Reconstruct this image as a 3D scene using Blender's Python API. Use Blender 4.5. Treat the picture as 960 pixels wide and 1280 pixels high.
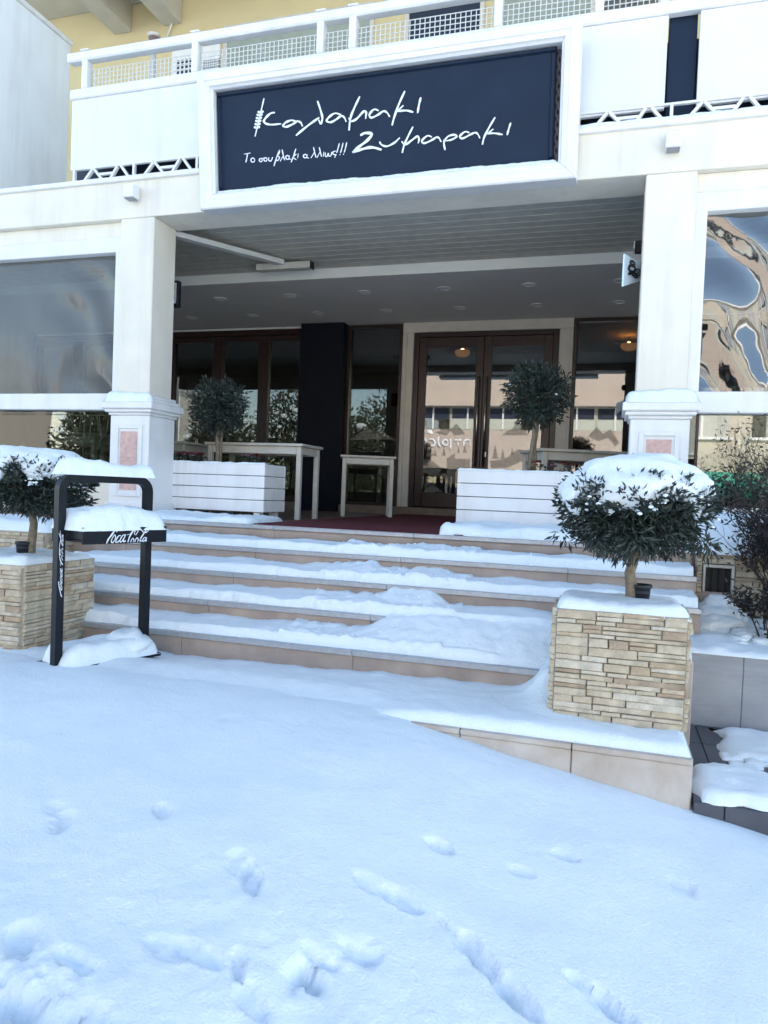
import bpy, bmesh, math, random
import numpy as np
from mathutils import Vector, Matrix, noise
random.seed(7)
for o in list(bpy.data.objects): bpy.data.objects.remove(o)
scene = bpy.context.scene
R_ = math.radians

# ------------------------------------------------------------------ camera
F, CX, CY = 920., 480., 640.
_s = (615. - 499.) / (480. + 2500.)
def _basis():
    nr = np.array([1, _s, 0]); nr /= np.linalg.norm(nr)
    n = np.cross(np.array([0, 615. - CY, F]), nr); n /= np.linalg.norm(n)
    if n[1] > 0: n = -n
    X = -np.array([-2500. - CX, 499. - CY, F]); X -= n * (X @ n); X /= np.linalg.norm(X)
    return np.array([X, np.cross(n, X), n])
RM = _basis()
CAM = np.array([0., -5.431, .313])
def ray(u, v): return RM @ np.array([u - CX, v - CY, F])
def py(u, v, y): d = ray(u, v); return CAM + d * ((y - CAM[1]) / d[1])
def pz(u, v, z): d = ray(u, v); return CAM + d * ((z - CAM[2]) / d[2])
cam_d = bpy.data.cameras.new('camera'); cam = bpy.data.objects.new('camera', cam_d)
scene.collection.objects.link(cam); scene.camera = cam
rt, up, bk = RM @ [1, 0, 0], RM @ [0, -1, 0], -(RM @ [0, 0, 1])
cam.matrix_world = Matrix(((rt[0], up[0], bk[0], CAM[0]), (rt[1], up[1], bk[1], CAM[1]), (rt[2], up[2], bk[2], CAM[2]), (0, 0, 0, 1)))
cam_d.sensor_fit = 'VERTICAL'; cam_d.sensor_height = 36; cam_d.lens = F / 1280. * 36
cam_d.clip_start = .05; cam_d.clip_end = 3000
scene.render.resolution_x = 768; scene.render.resolution_y = 1024

# ------------------------------------------------------------------ sky and sun (the sun stands behind the building)
SUN_EL, SUN_AZ = R_(30), R_(28)          # azimuth from +Y towards +X
w = bpy.data.worlds.new('World'); scene.world = w; w.use_nodes = True
nt = w.node_tree; sky = nt.nodes.new('ShaderNodeTexSky'); sky.sky_type = 'NISHITA'; sky.sun_disc = False
sky.sun_elevation = SUN_EL; sky.sun_rotation = SUN_AZ
sky.air_density = 1.0; sky.dust_density = .8; sky.ozone_density = .5
nt.links.new(sky.outputs[0], nt.nodes['Background'].inputs[0]); nt.nodes['Background'].inputs[1].default_value = .13
sd = bpy.data.lights.new('sun', 'SUN'); sd.energy = 3.2; sd.angle = R_(.5); sd.color = (1, .94, .86)
sun = bpy.data.objects.new('sun', sd); scene.collection.objects.link(sun)
dirv = Vector((math.sin(SUN_AZ) * math.cos(SUN_EL), math.cos(SUN_AZ) * math.cos(SUN_EL), math.sin(SUN_EL)))
sun.rotation_euler = dirv.to_track_quat('Z', 'Y').to_euler()
vs = scene.view_settings; vs.view_transform = 'Standard'; vs.look = 'None'; vs.gamma = 1; vs.exposure = 2.0
vs.use_curve_mapping = False

# ------------------------------------------------------------------ materials
MATS = {}
def mat(name, col, rough=.6, var=.08, scale=6., bump=0., bscale=40., metal=0., col2=None, spec=.5, emit=None, coord='Object'):
    if name in MATS: return MATS[name]
    m = bpy.data.materials.new(name); m.use_nodes = True; n = m.node_tree; b = n.nodes['Principled BSDF']
    b.inputs['Roughness'].default_value = rough; b.inputs['Metallic'].default_value = metal
    b.inputs['Specular IOR Level'].default_value = spec
    tc = n.nodes.new('ShaderNodeTexCoord')
    tx = n.nodes.new('ShaderNodeTexNoise'); tx.inputs['Scale'].default_value = scale; tx.inputs['Detail'].default_value = 6
    n.links.new(tc.outputs[coord], tx.inputs['Vector'])
    rp = n.nodes.new('ShaderNodeValToRGB'); rp.color_ramp.elements[0].position = .3; rp.color_ramp.elements[1].position = .7
    c2 = col2 or tuple(min(1, c * (1 + var)) for c in col); c1 = col if col2 else tuple(c * (1 - var) for c in col)
    rp.color_ramp.elements[0].color = (*c1, 1); rp.color_ramp.elements[1].color = (*c2, 1)
    n.links.new(tx.outputs['Fac'], rp.inputs[0]); n.links.new(rp.outputs[0], b.inputs['Base Color'])
    if bump:
        t2 = n.nodes.new('ShaderNodeTexNoise'); t2.inputs['Scale'].default_value = bscale; t2.inputs['Detail'].default_value = 5
        n.links.new(tc.outputs[coord], t2.inputs['Vector'])
        bp = n.nodes.new('ShaderNodeBump'); bp.inputs['Strength'].default_value = bump; bp.inputs['Distance'].default_value = .02
        n.links.new(t2.outputs['Fac'], bp.inputs['Height']); n.links.new(bp.outputs[0], b.inputs['Normal'])
    if emit:
        b.inputs['Emission Color'].default_value = (*emit[0], 1); b.inputs['Emission Strength'].default_value = emit[1]
    MATS[name] = m; return m
def glass_mat(name, tint, base_refl, rough=0., bump=0., bscale=3.):
    m = bpy.data.materials.new(name); m.use_nodes = True; n = m.node_tree; n.nodes.clear()
    out = n.nodes.new('ShaderNodeOutputMaterial'); mx = n.nodes.new('ShaderNodeMixShader')
    tr = n.nodes.new('ShaderNodeBsdfTransparent'); tr.inputs[0].default_value = (*tint, 1)
    gl = n.nodes.new('ShaderNodeBsdfGlossy'); gl.inputs['Roughness'].default_value = rough; gl.inputs['Color'].default_value = (1, 1, 1, 1)
    fr = n.nodes.new('ShaderNodeFresnel'); fr.inputs['IOR'].default_value = 1.5
    ad = n.nodes.new('ShaderNodeMath'); ad.operation = 'ADD'; ad.use_clamp = True; ad.inputs[1].default_value = base_refl
    n.links.new(fr.outputs[0], ad.inputs[0]); n.links.new(ad.outputs[0], mx.inputs[0])
    n.links.new(tr.outputs[0], mx.inputs[1]); n.links.new(gl.outputs[0], mx.inputs[2]); n.links.new(mx.outputs[0], out.inputs[0])
    if bump:
        tc = n.nodes.new('ShaderNodeTexCoord'); t2 = n.nodes.new('ShaderNodeTexNoise'); t2.inputs['Scale'].default_value = bscale
        t2.inputs['Detail'].default_value = 2; n.links.new(tc.outputs['Object'], t2.inputs['Vector'])
        bp = n.nodes.new('ShaderNodeBump'); bp.inputs['Strength'].default_value = bump; bp.inputs['Distance'].default_value = .05
        n.links.new(t2.outputs['Fac'], bp.inputs['Height']); n.links.new(bp.outputs[0], gl.inputs['Normal'])
    MATS[name] = m; return m
def frost_mat(name, col, opac):
    m = bpy.data.materials.new(name); m.use_nodes = True; n = m.node_tree; n.nodes.clear()
    out = n.nodes.new('ShaderNodeOutputMaterial'); mx = n.nodes.new('ShaderNodeMixShader'); mx.inputs[0].default_value = opac
    tr = n.nodes.new('ShaderNodeBsdfTransparent'); df = n.nodes.new('ShaderNodeBsdfDiffuse'); df.inputs[0].default_value = (*col, 1)
    n.links.new(tr.outputs[0], mx.inputs[1]); n.links.new(df.outputs[0], mx.inputs[2]); n.links.new(mx.outputs[0], out.inputs[0])
    MATS[name] = m; return m

def snow_mat():
    m = mat('snow', (.82, .885, .905), .6, .025, 2.5, .26, 110., spec=.25, col2=(.85, .91, .925))
    n = m.node_tree; b = n.nodes['Principled BSDF']; bp = [q for q in n.nodes if q.type == 'BUMP'][0]; tc = [q for q in n.nodes if q.type == 'TEX_COORD'][0]
    t3 = n.nodes.new('ShaderNodeTexNoise'); t3.inputs['Scale'].default_value = 14; t3.inputs['Detail'].default_value = 8; t3.inputs['Roughness'].default_value = .62
    n.links.new(tc.outputs['Object'], t3.inputs['Vector']); b2 = n.nodes.new('ShaderNodeBump'); b2.inputs['Strength'].default_value = .3; b2.inputs['Distance'].default_value = .03
    n.links.new(t3.outputs['Fac'], b2.inputs['Height']); n.links.new(b2.outputs[0], bp.inputs['Normal'])
    return m
SNOW = snow_mat()
def streak(m, amt, sc=(7., 7., .5), dirt=(.5, .46, .4)):
    n = m.node_tree; b = n.nodes['Principled BSDF']; l = b.inputs['Base Color'].links[0]; src = l.from_socket
    tc = n.nodes.new('ShaderNodeTexCoord'); mp = n.nodes.new('ShaderNodeMapping'); mp.inputs['Scale'].default_value = sc; n.links.new(tc.outputs['Object'], mp.inputs[0])
    tx = n.nodes.new('ShaderNodeTexNoise'); tx.inputs['Scale'].default_value = 1.; tx.inputs['Detail'].default_value = 7; tx.inputs['Roughness'].default_value = .65; n.links.new(mp.outputs[0], tx.inputs['Vector'])
    rp = n.nodes.new('ShaderNodeValToRGB'); rp.color_ramp.elements[0].position = .48; rp.color_ramp.elements[1].position = .78; rp.color_ramp.elements[0].color = (0, 0, 0, 1); rp.color_ramp.elements[1].color = (amt, amt, amt, 1); n.links.new(tx.outputs['Fac'], rp.inputs[0])
    mx = n.nodes.new('ShaderNodeMix'); mx.data_type = 'RGBA'; n.links.new(rp.outputs[0], mx.inputs[0]); n.links.new(src, mx.inputs[6]); mx.inputs[7].default_value = (*dirt, 1); n.links.new(mx.outputs[2], b.inputs['Base Color']); return m
WHITE = mat('white_paint', (.8, .79, .77), .5, .035, 5., .06, 30.)
CREAM = mat('cream_render', (.80, .745, .635), .8, .05, 3., .12, 90.)
PANELW = mat('panel_white', (.76, .765, .77), .45, .025, 2.)
BLUEW = mat('side_wall_paint', (.84, .87, .88), .7, .05, 2., .05, 60.)
NAVY = mat('navy_sign', (.009, .02, .043), .6, .12, 4., spec=.25)
NAVYD = mat('navy_dark', (.012, .02, .045), .5, .1, 4.)
LETTER = mat('letter_white', (.82, .85, .9), .5, .01)
BROWN = mat('brown_joinery', (.032, .012, .009), .35, .25, 18., .05, 60.)
CASING = mat('casing_cream', (.62, .57, .5), .55, .06, 8., .05, 40.)
NAVYCOL = mat('navy_column', (.004, .006, .013), .6, .15, 5., spec=.2)
PLANK = mat('ceiling_plank', (.58, .555, .48), .7, .1, 9., .06, 40.)
CEIL = mat('ceiling_plaster', (.74, .72, .69), .85, .03, 3.)
CEILW = mat('fascia_white', (.78, .77, .72), .7, .04, 4.)
FLOOR = mat('terrace_floor', (.17, .11, .085), .55, .18, 6., .1, 50.)
MARBLE = mat('riser_marble', (.40, .315, .262), .5, .16, 5., .1, 40.)
METAL = mat('nosing_metal', (.42, .43, .45), .42, .1, 30., .1, 90., metal=.6)
KERB = mat('kerb_stone', (.47, .385, .31), .75, .0, 7., .2, 30., col2=(.58, .52, .46))
GREYM = mat('grey_marble', (.36, .37, .39), .45, .16, 3., .04, 30.)
TILE = mat('dark_tile', (.07, .075, .09), .4, .18, 6., .05, 60.)
ASPH = mat('asphalt', (.075, .08, .09), .8, .3, 60., .5, 120.)
CARPET = mat('red_carpet', (.1, .006, .012), .95, .2, 40., .4, 300.)
BLACK = mat('black_powder_coat', (.006, .008, .012), .4, .2, 20., spec=.25)
TABLEW = mat('table_paint', (.52, .5, .44), .5, .08, 10., .05, 60.)
BOARDW = mat('board_white', (.8, .79, .78), .55, .03, 8., .12, 50.)
PINK = mat('pink_marble', (.62, .4, .35), .45, .2, 22., .03, 60.)
YELLOW = mat('yellow_render', (.64, .54, .31), .85, .05, 2., .1, 60.)
CONC = mat('soffit_render', (.56, .52, .43), .85, .08, 3., .1, 40.)
LEAF = mat('olive_leaf', (.022, .034, .026), .5, .5, 9.)
LEAF2 = mat('shrub_leaf', (.02, .017, .014), .5, .4, 9.)
BARK = mat('bark', (.2, .16, .11), .85, .3, 30., .5, 60.)
TWIG = mat('dark_twig', (.03, .023, .02), .85, .3, 20.)
POT = mat('plastic_pot', (.02, .022, .028), .5, .1)
PETAL = mat('red_petal', (.35, .01, .03), .6, .3, 20.)
PETALW = mat('pink_petal', (.65, .35, .42), .6, .2, 20.)
SOIL = mat('soil', (.05, .035, .025), .95, .3, 20., .5, 60.)
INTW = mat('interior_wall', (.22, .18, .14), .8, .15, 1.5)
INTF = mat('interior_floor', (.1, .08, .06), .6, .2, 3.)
CABLE = mat('white_cable', (.7, .7, .66), .6, .02)
SHUT = mat('shutter_green', (.34, .38, .33), .6, .1, 8.)
GLASS = glass_mat('window_glass', (.62, .64, .63), .115)
VINYL = glass_mat('clear_vinyl', (.6, .63, .64), .13, .02, .3, 1.4)
GLASSL = glass_mat('dim_glass', (.6, .63, .6), .0)
VINYLL = glass_mat('hazy_vinyl', (.6, .62, .6), .0, .09, .08, 1.6)
_n = VINYLL.node_tree; _m = _n.nodes.new('ShaderNodeMixShader'); _m.inputs[0].default_value = .3; _d = _n.nodes.new('ShaderNodeBsdfDiffuse'); _d.inputs[0].default_value = (.34, .35, .34, 1)
_o = [q for q in _n.nodes if q.type == 'OUTPUT_MATERIAL'][0]; _s0 = _o.inputs[0].links[0].from_socket; _n.links.new(_s0, _m.inputs[1]); _n.links.new(_d.outputs[0], _m.inputs[2]); _n.links.new(_m.outputs[0], _o.inputs[0])
GLASSB = glass_mat('upper_window_glass', (.3, .35, .42), .3)
FROST = frost_mat('frosted_print', (.42, .39, .34), .38)
FROSTW = frost_mat('white_print', (.9, .88, .84), .95)
CHROME = mat('brushed_steel', (.6, .58, .54), .25, .03, 30., metal=1.)
WARM = mat('warm_lampshade', (.9, .6, .3), .5, .02, emit=((1, .5, .16), 15.))
DOWN = mat('downlight_lens', (.85, .85, .85), .4, .02)
GRILLE = mat('vent_dark', (.015, .015, .017), .6, .2)
for _m, _a in ((WHITE, .3), (CREAM, .35), (PANELW, .3), (BLUEW, .3), (BOARDW, .35), (TABLEW, .35)): streak(_m, _a)
streak(KERB, .75, (5., 5., 2.), (.36, .27, .2)); streak(MARBLE, .6, (4., 4., 5.), (.26, .2, .17)); streak(GREYM, .9, (1.2, 1.2, 7.), (.2, .215, .25))
STONES = [mat('stone_%d' % i, c, .85, .26, 16., .6, 45.) for i, c in enumerate([(.46, .375, .265), (.5, .42, .31), (.41, .31, .205), (.53, .465, .36), (.36, .27, .185), (.47, .395, .285)])]

# ------------------------------------------------------------------ object helpers
COL = scene.collection
def tag(o, label=None, cat=None, group=None, kind=None):
    if label: o['label'] = label
    if cat: o['category'] = cat
    if group: o['group'] = group
    if kind: o['kind'] = kind
    return o
def thing(name, label, cat, loc=(0, 0, 0), group=None, rz=0.):
    o = bpy.data.objects.new(name, None); COL.objects.link(o); o.empty_display_size = .1
    o.matrix_world = Matrix.Translation(Vector(loc)) @ Matrix.Rotation(rz, 4, 'Z')
    o.location = loc; o.rotation_euler = (0, 0, rz)
    o['_rz'] = rz
    return tag(o, label, cat, group)
def root_matrix(o):
    m = Matrix.Translation(o.location) @ o.rotation_euler.to_matrix().to_4x4()
    return m if not o.parent else root_matrix(o.parent) @ o.matrix_parent_inverse @ m
def link(name, me, m, parent=None, smooth=False, local=False):
    o = bpy.data.objects.new(name, me); COL.objects.link(o)
    if m is not None and not me.materials: me.materials.append(m)
    if smooth:
        me.polygons.foreach_set('use_smooth', [True] * len(me.polygons))
    if parent:
        o.parent = parent
        if not local: o.matrix_parent_inverse = root_matrix(parent).inverted()
    return o
def mesh(name, verts, faces, m, parent=None, smooth=False, local=False):
    me = bpy.data.meshes.new(name); me.from_pydata([tuple(map(float, v)) for v in verts], [], faces); me.update()
    return link(name, me, m, parent, smooth, local)
def bm_obj(name, bm, m, parent=None, smooth=False, local=False):
    bmesh.ops.recalc_face_normals(bm, faces=bm.faces[:])
    me = bpy.data.meshes.new(name); bm.to_mesh(me); bm.free()
    return link(name, me, m, parent, smooth, local)
def bm_box(bm, x0, x1, y0, y1, z0, z1, M=None):
    vs_ = [bm.verts.new(((x0, x1)[i & 1], (y0, y1)[i >> 1 & 1], (z0, z1)[i >> 2 & 1])) for i in range(8)]
    for f in ((0, 2, 3, 1), (4, 5, 7, 6), (0, 1, 5, 4), (2, 6, 7, 3), (0, 4, 6, 2), (1, 3, 7, 5)): bm.faces.new([vs_[i] for i in f])
    if M is not None:
        for v in vs_: v.co = M @ v.co
    return vs_
def box(name, x0, x1, y0, y1, z0, z1, m, parent=None, bev=.004, M=None, local=False):
    bm = bmesh.new(); bm_box(bm, x0, x1, y0, y1, z0, z1, M)
    if bev: bmesh.ops.bevel(bm, geom=bm.edges[:], offset=min(bev, .3 * min(abs(x1 - x0), abs(y1 - y0), abs(z1 - z0))), segments=1, affect='EDGES')
    return bm_obj(name, bm, m, parent, local=local)
def bm_tube(bm, pts, radii, seg=8, cap=True):
    pts = [Vector(p) for p in pts]; rings = []
    if not hasattr(radii, '__len__'): radii = [radii] * len(pts)
    a = None
    for i, p in enumerate(pts):
        t = (pts[min(i + 1, len(pts) - 1)] - pts[max(i - 1, 0)]).normalized()
        if a is None: a = t.orthogonal().normalized()
        else:
            a = (a - t * a.dot(t)); a = a.normalized() if a.length > 1e-6 else t.orthogonal().normalized()
        b = t.cross(a)
        rings.append([bm.verts.new(p + (a * math.cos(k * 2 * math.pi / seg) + b * math.sin(k * 2 * math.pi / seg)) * radii[i]) for k in range(seg)])
    for r0, r1 in zip(rings, rings[1:]):
        for k in range(seg): bm.faces.new((r0[k], r0[(k + 1) % seg], r1[(k + 1) % seg], r1[k]))
    if cap and seg > 2:
        bm.faces.new(rings[0][::-1]); bm.faces.new(rings[-1])
def tube(name, pts, r, m, parent=None, seg=8, local=False):
    bm = bmesh.new(); bm_tube(bm, pts, r, seg); return bm_obj(name, bm, m, parent, True, local)
def bar(name, a, b, wd, th, m, parent=None, nrm=(0, 1, 0)):
    """rectangular bar from a to b; wd across, th along nrm"""
    a, b, n = Vector(a), Vector(b), Vector(nrm).normalized(); t = (b - a).normalized(); s = t.cross(n).normalized()
    vs_ = [p + s * wd * i + n * th * j for p in (a, b) for i, j in ((-.5, -.5), (.5, -.5), (.5, .5), (-.5, .5))]
    return mesh(name, vs_, [(0, 1, 2, 3), (7, 6, 5, 4), (0, 4, 5, 1), (1, 5, 6, 2), (2, 6, 7, 3), (3, 7, 4, 0)], m, parent)
def N(x, y, z=0., s=1.): return noise.noise(Vector((x * s + 11.3, y * s - 4.1, z * s + 7.7)))
def FBM(x, y, z=0., s=1., o=4):
    return noise.fractal(Vector((x * s + 3.3, y * s + 8.1, z * s - 2.7)), 1., 2., o)
def grid_mesh(name, xs, ys, fz, m, parent=None, skirt=None):
    nx, ny = len(xs), len(ys); vs_ = [(x, y, fz(x, y)) for y in ys for x in xs]
    fs = [(j * nx + i, j * nx + i + 1, (j + 1) * nx + i + 1, (j + 1) * nx + i) for j in range(ny - 1) for i in range(nx - 1)]
    return mesh(name, vs_, fs, m, parent, True)
def pillow(name, x0, x1, y0, y1, z0, h, parent, seed=0, r=None, step=.025, amp=.25, edge=.02, M=None, m=None):
    """a snow layer: rounded edge, uneven top and outline; closed"""
    nx = max(8, int((x1 - x0) / step)); ny = max(6, int((y1 - y0) / step)); r = r or h * 1.1
    bm = bmesh.new(); top = []
    for j in range(ny + 1):
        row = []
        for i in range(nx + 1):
            u, v = i / nx, j / ny; x = x0 + (x1 - x0) * u; y = y0 + (y1 - y0) * v
            d = min(x - x0, x1 - x, y - y0, y1 - y) / r
            # round the corners
            cxd = max(0, r - min(x - x0, x1 - x)); cyd = max(0, r - min(y - y0, y1 - y)); d = min(1, max(0, 1 - math.hypot(cxd, cyd) / r))
            pr = math.sqrt(max(0, 1 - (1 - d) ** 2))
            hh = h * pr * (1 + amp * N(x, y, seed, 3.1) + amp * .5 * N(x, y, seed, 9.)) + pr * (.007 * N(x, y, seed, 16) + .004 * N(x, y, seed, 34))
            ex = edge * (N(y, seed, 0, 6.) + .5 * N(y, seed, 2, 21.) if i in (0, nx) else 0) ; ey = edge * (N(x, seed, 4, 6.) + .5 * N(x, seed, 6, 21.) if j in (0, ny) else 0)
            row.append(bm.verts.new((x + ex, y + ey, z0 + max(hh, .0) + (0 if 0 < i < nx and 0 < j < ny else .35 * h * (.8 + .5 * N(x, y, seed, 5.)) * 0))))
        top.append(row)
    for j in range(ny):
        for i in range(nx): bm.faces.new((top[j][i], top[j][i + 1], top[j + 1][i + 1], top[j + 1][i]))
    ring = top[0][:] + [r_[nx] for r_ in top[1:]] + top[ny][-2::-1] + [top[j][0] for j in range(ny - 1, 0, -1)]
    bot = [bm.verts.new((v.co.x, v.co.y, z0 - .001)) for v in ring]; L = len(ring)
    for i in range(L): bm.faces.new((ring[(i + 1) % L], ring[i], bot[i], bot[(i + 1) % L]))
    bm.faces.new(bot[::-1])
    if M is not None: bm.transform(M)
    return bm_obj(name, bm, m or SNOW, parent, True)
def lump_bm(bm, c, r, seed, sub=2, squash=.7):
    res = bmesh.ops.create_icosphere(bm, subdivisions=sub, radius=1.)
    for v in res['verts']:
        d = v.co.normalized(); k = 1 + .38 * N(d.x + seed, d.y, d.z, 1.6) + .16 * N(d.x, d.y + seed, d.z, 4) + .06 * N(d.x, d.y + seed, d.z, 10)
        v.co = Vector(c) + Vector((d.x * r, d.y * r, d.z * r * squash)) * k

# ribbon lettering on a plane: P(u,v) maps pixel -> world point, n = plane normal
def catmull(pts, sub=6):
    if len(pts) < 3: return [Vector(p) for p in pts]
    p = [Vector(q) for q in pts]; p = [p[0] * 2 - p[1]] + p + [p[-1] * 2 - p[-2]]; out = []
    for i in range(1, len(p) - 2):
        for k in range(sub):
            t = k / sub; a, b, c, d = p[i - 1:i + 3]
            out.append(.5 * ((2 * b) + (c - a) * t + (2 * a - 5 * b + 4 * c - d) * t * t + (3 * b - a - 3 * c + d) * t ** 3))
    out.append(p[-2]); return out
def strokes(name, items, P, m, parent, lift, nrm):
    """items: list of (points2d, width) in source units; one mesh per word"""
    vs_, fs = [], []; nrm = Vector(nrm)
    for pts, wd in items:
        c = catmull([(x, y, 0) for x, y in pts]); L = len(c); base = len(vs_)
        for i, q in enumerate(c):
            t = (c[min(i + 1, L - 1)] - c[max(i - 1, 0)]); t = t.normalized() if t.length else Vector((1, 0, 0))
            s = Vector((-t.y, t.x, 0)); e = min(i, L - 1 - i) / max(1, L - 1)
            k = wd * .44 * (.62 + .38 * min(1, e * 5)) * (1 + .18 * math.sin(i * .8))
            for sg in (-1, 1): vs_.append(Vector(P(*(q + s * k * sg).xy)) + nrm * lift)
        for i in range(L - 1): fs.append((base + 2 * i, base + 2 * i + 1, base + 2 * i + 3, base + 2 * i + 2))
    me = mesh(name, vs_, fs, m, parent)
    mod = me.modifiers.new('thickness', 'SOLIDIFY'); mod.thickness = .003; mod.offset = 0
    return me
def circ(x, y, rx, ry=None, n=9, a0=0.): 
    ry = ry or rx; return [(x + rx * math.cos(a0 + 2 * math.pi * k / n), y + ry * math.sin(a0 + 2 * math.pi * k / n)) for k in range(n + 1)]

# ================================================================== THE SETTING
def softplus(t, k=6.): return math.log1p(math.exp(min(40, t * k))) / k
def street_base(x, y):
    yy = max(-14., y)
    z = -.705 - .125 * softplus(-2.2 - yy, 5.) - .18 * (softplus(x + 1.05, 5.) - softplus(x - 9., 1.)) 
    z -= .25 * softplus(y + 1.9, 8.) if y < 3 else 1.2
    return z
def street_hit(u, v):
    d = ray(u, v); t = 1.
    for _ in range(60):
        p = CAM + d * t; t = t + (street_base(p[0], p[1]) - p[2]) / d[2] * .7
    return CAM + d * t
# footprints: pixel, angle, length, width, depth
FOOT = []
for u, v, ang, ln, wd, dp in [(80, 1016, 60, .16, .07, .06), (72, 1000, 60, .12, .08, .03), (204, 1012, 50, .14, .06, .045), (312, 1098, 55, .17, .07, .08), (298, 1080, 55, .12, .08, .04),
        (497, 1121, 15, .17, .06, .06), (462, 1105, 20, .12, .06, .03), (28, 1166, 40, .15, .09, .11), (92, 1194, 10, .15, .05, .06), (210, 1188, 20, .16, .08, .035),
        (250, 1196, 10, .2, .06, .05), (296, 1210, 60, .12, .05, .06), (388, 1216, 40, .09, .065, .07), (400, 1196, 10, .16, .04, .05), (452, 1190, 0, .12, .05, .05),
        (312, 1252, 30, .13, .06, .04), (14, 1242, 10, .17, .08, .06), (60, 1262, 20, .17, .07, .07), (120, 1272, 0, .2, .06, .06), (548, 1056, 10, .12, .05, .045), (704, 1068, 0, .12, .05, .03),
        (652, 1086, 0, .1, .05, .02), (855, 1106, 10, .12, .05, .035), (580, 1180, 40, .3, .05, .05), (612, 1208, 45, .3, .06, .07), (645, 1244, 45, .2, .07, .06),
        (745, 1245, 30, .22, .06, .06), (785, 1272, 40, .25, .05, .06), (440, 895, 0, .12, .03, .02), (475, 897, 0, .1, .03, .02), (290, 895, 0, .14, .06, .02)]:
    p = street_hit(u, v); FOOT.append((p[0], p[1], math.radians(-ang), ln * .62, wd * .6, dp * .32))
ROUGH = [(*street_hit(u, v)[:2], r_, am) for u, v, r_, am in ((10, 1252, .11, .075), (62, 1276, .09, .05), (386, 1215, .05, .085), (34, 1172, .06, .04), (450, 1192, .05, .03))]
def street_snow(x, y):
    z = street_base(x, y)
    if y > 1.5 or abs(x) > 30 or y < -60: return z
    near = max(0., 1 - max(0, (math.hypot(x, y + 3.5) - 5) / 10))
    z += .028 * N(x, y, 0, .9) + near * (.014 * N(x, y, 2, 2.4) + .005 * N(x, y, 5, 7.)) 
    tr = max(0, min(1, (-3.15 - y) / .5)) * near
    if tr > 0:
        c = N(x, y, 9, 5.); z -= tr * .012 * max(0, c) ; z += tr * (.004 * FBM(x, y, 1, 11., 3) + .0028 * FBM(x, y, 5, 30., 3))
    for fx, fy, a, ln, wd, dp in FOOT:
        dx, dy = x - fx, y - fy
        if abs(dx) > .6 or abs(dy) > .6: continue
        ca, sa = math.cos(a), math.sin(a); u = (dx * ca + dy * sa) / (ln * .8); v = (-dx * sa + dy * ca) / (wd * .85)
        q0 = u * u + v * v; q = q0 + .5 * N(x, y, 3, 14.) + .3 * N(x, y, 8, 33.)
        if q0 < 9:
            g_ = min(1, max(0, (1.0 - q) / .45)); g_ = g_ * g_ * (3 - 2 * g_)
            z -= dp * (1.25 * g_ * (1 + .2 * N(x, y, 2, 45.)) + .1 * math.exp(-q0 * .8))
    for rx, ry, r_, am in ROUGH:
        d2 = ((x - rx) ** 2 + (y - ry) ** 2) / (r_ * r_)
        if d2 < 4:
            g_ = math.exp(-d2 * 1.3); z -= g_ * am * (.55 + 1.1 * max(-.4, FBM(x, y, 6, 24., 4))) 
    return z
def graded(lo, a, b, hi, st, n=14):
    core = list(np.arange(a, b, st)) + [b]
    left = [a - (a - lo) * ((k / n) ** 2.6) for k in range(n, 0, -1)]; right = [b + (hi - b) * ((k / n) ** 2.6) for k in range(1, n + 1)]
    return left + core + right
def core(a, b, c, d, f_, g_): return list(np.arange(a, b, f_)) + list(np.arange(b, c, g_)) + list(np.arange(c, d, f_))
def merge(gr, a, b, mid): return [v for v in gr if v < a - 1e-6] + mid + [v for v in gr if v > b + 1e-6]
gs = grid_mesh('street_snow', merge(graded(-260, -4.6, 1.7, 260, .5), -4.61, 1.71, core(-4.6, -1.75, .6, 1.7, .024, .0105)), merge(graded(-400, -4.6, -1.85, 120, .5), -4.61, -1.84, core(-4.6, -3.95, -2.75, -1.84, .03, .0105)), street_snow, SNOW); tag(gs, kind='structure')
rd = grid_mesh('road', graded(-250, -5, 3, 250, .25), graded(-380, -6, -2.2, 100, .25), lambda x, y: street_base(x, y) - .1 - .4 * max(0, min(1, (y + 2.3) / .4)), ASPH); tag(rd, kind='structure')

# terrace floor, landing, steps -------------------------------------------------
fl = box('terrace_floor', -9.6, 5.2, .02, 4.72, -.16, 0, FLOOR, None, .003); tag(fl, kind='structure')
box('porch_step', -9.6, 5.2, 4.722, 5.0, -.1, .11, mat('wood_step', (.2, .15, .11), .6, .2, 9., .1, 40.), fl)
box('terrace_base', -9.6, 5.2, .03, 4.9, -1.4, -.164, MARBLE, fl, 0)
ld = box('landing', -4.2, .36, -2.075, -1.33, -1.3, -.81, KERB, None, .003); tag(ld, kind='structure')
steps = thing('front_steps', 'wide snow-covered marble steps with grey metal nosings up to the terrace', 'steps', (-1.6, -.66, -.76))
SX0, SX1 = -4.3, .545
for k in range(5):
    y, z = -.33 * k, -.16 * k; xr = SX1 if k < 3 else -.255
    seams = [SX0, -3.77, -2.6, -1.43, -.26 if k < 3 else xr] + ([xr] if k < 3 else [])
    for a, b in zip(seams, seams[1:]):
        if k == 0: box('tread', a + .001, b - .001, y - .0, y + .33, z - .03, z - .0035, MARBLE, steps, .002)
        else: box('tread', a + .001, b - .001, y, y + .345, z - .03, z, MARBLE, steps, .002)
        box('riser', a + .0015, b - .0015, y + .012, y + .03, z - .162, z - .0315, MARBLE, steps, .0015)
        box('nosing_strip', a + .001, b - .001, y - .013, y + .05, z - .026, z + .006, METAL, steps, .003)
    box('core', SX0, xr, y + .031, y + .36, -1.3, z - .0315, KERB, steps, 0)

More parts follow.
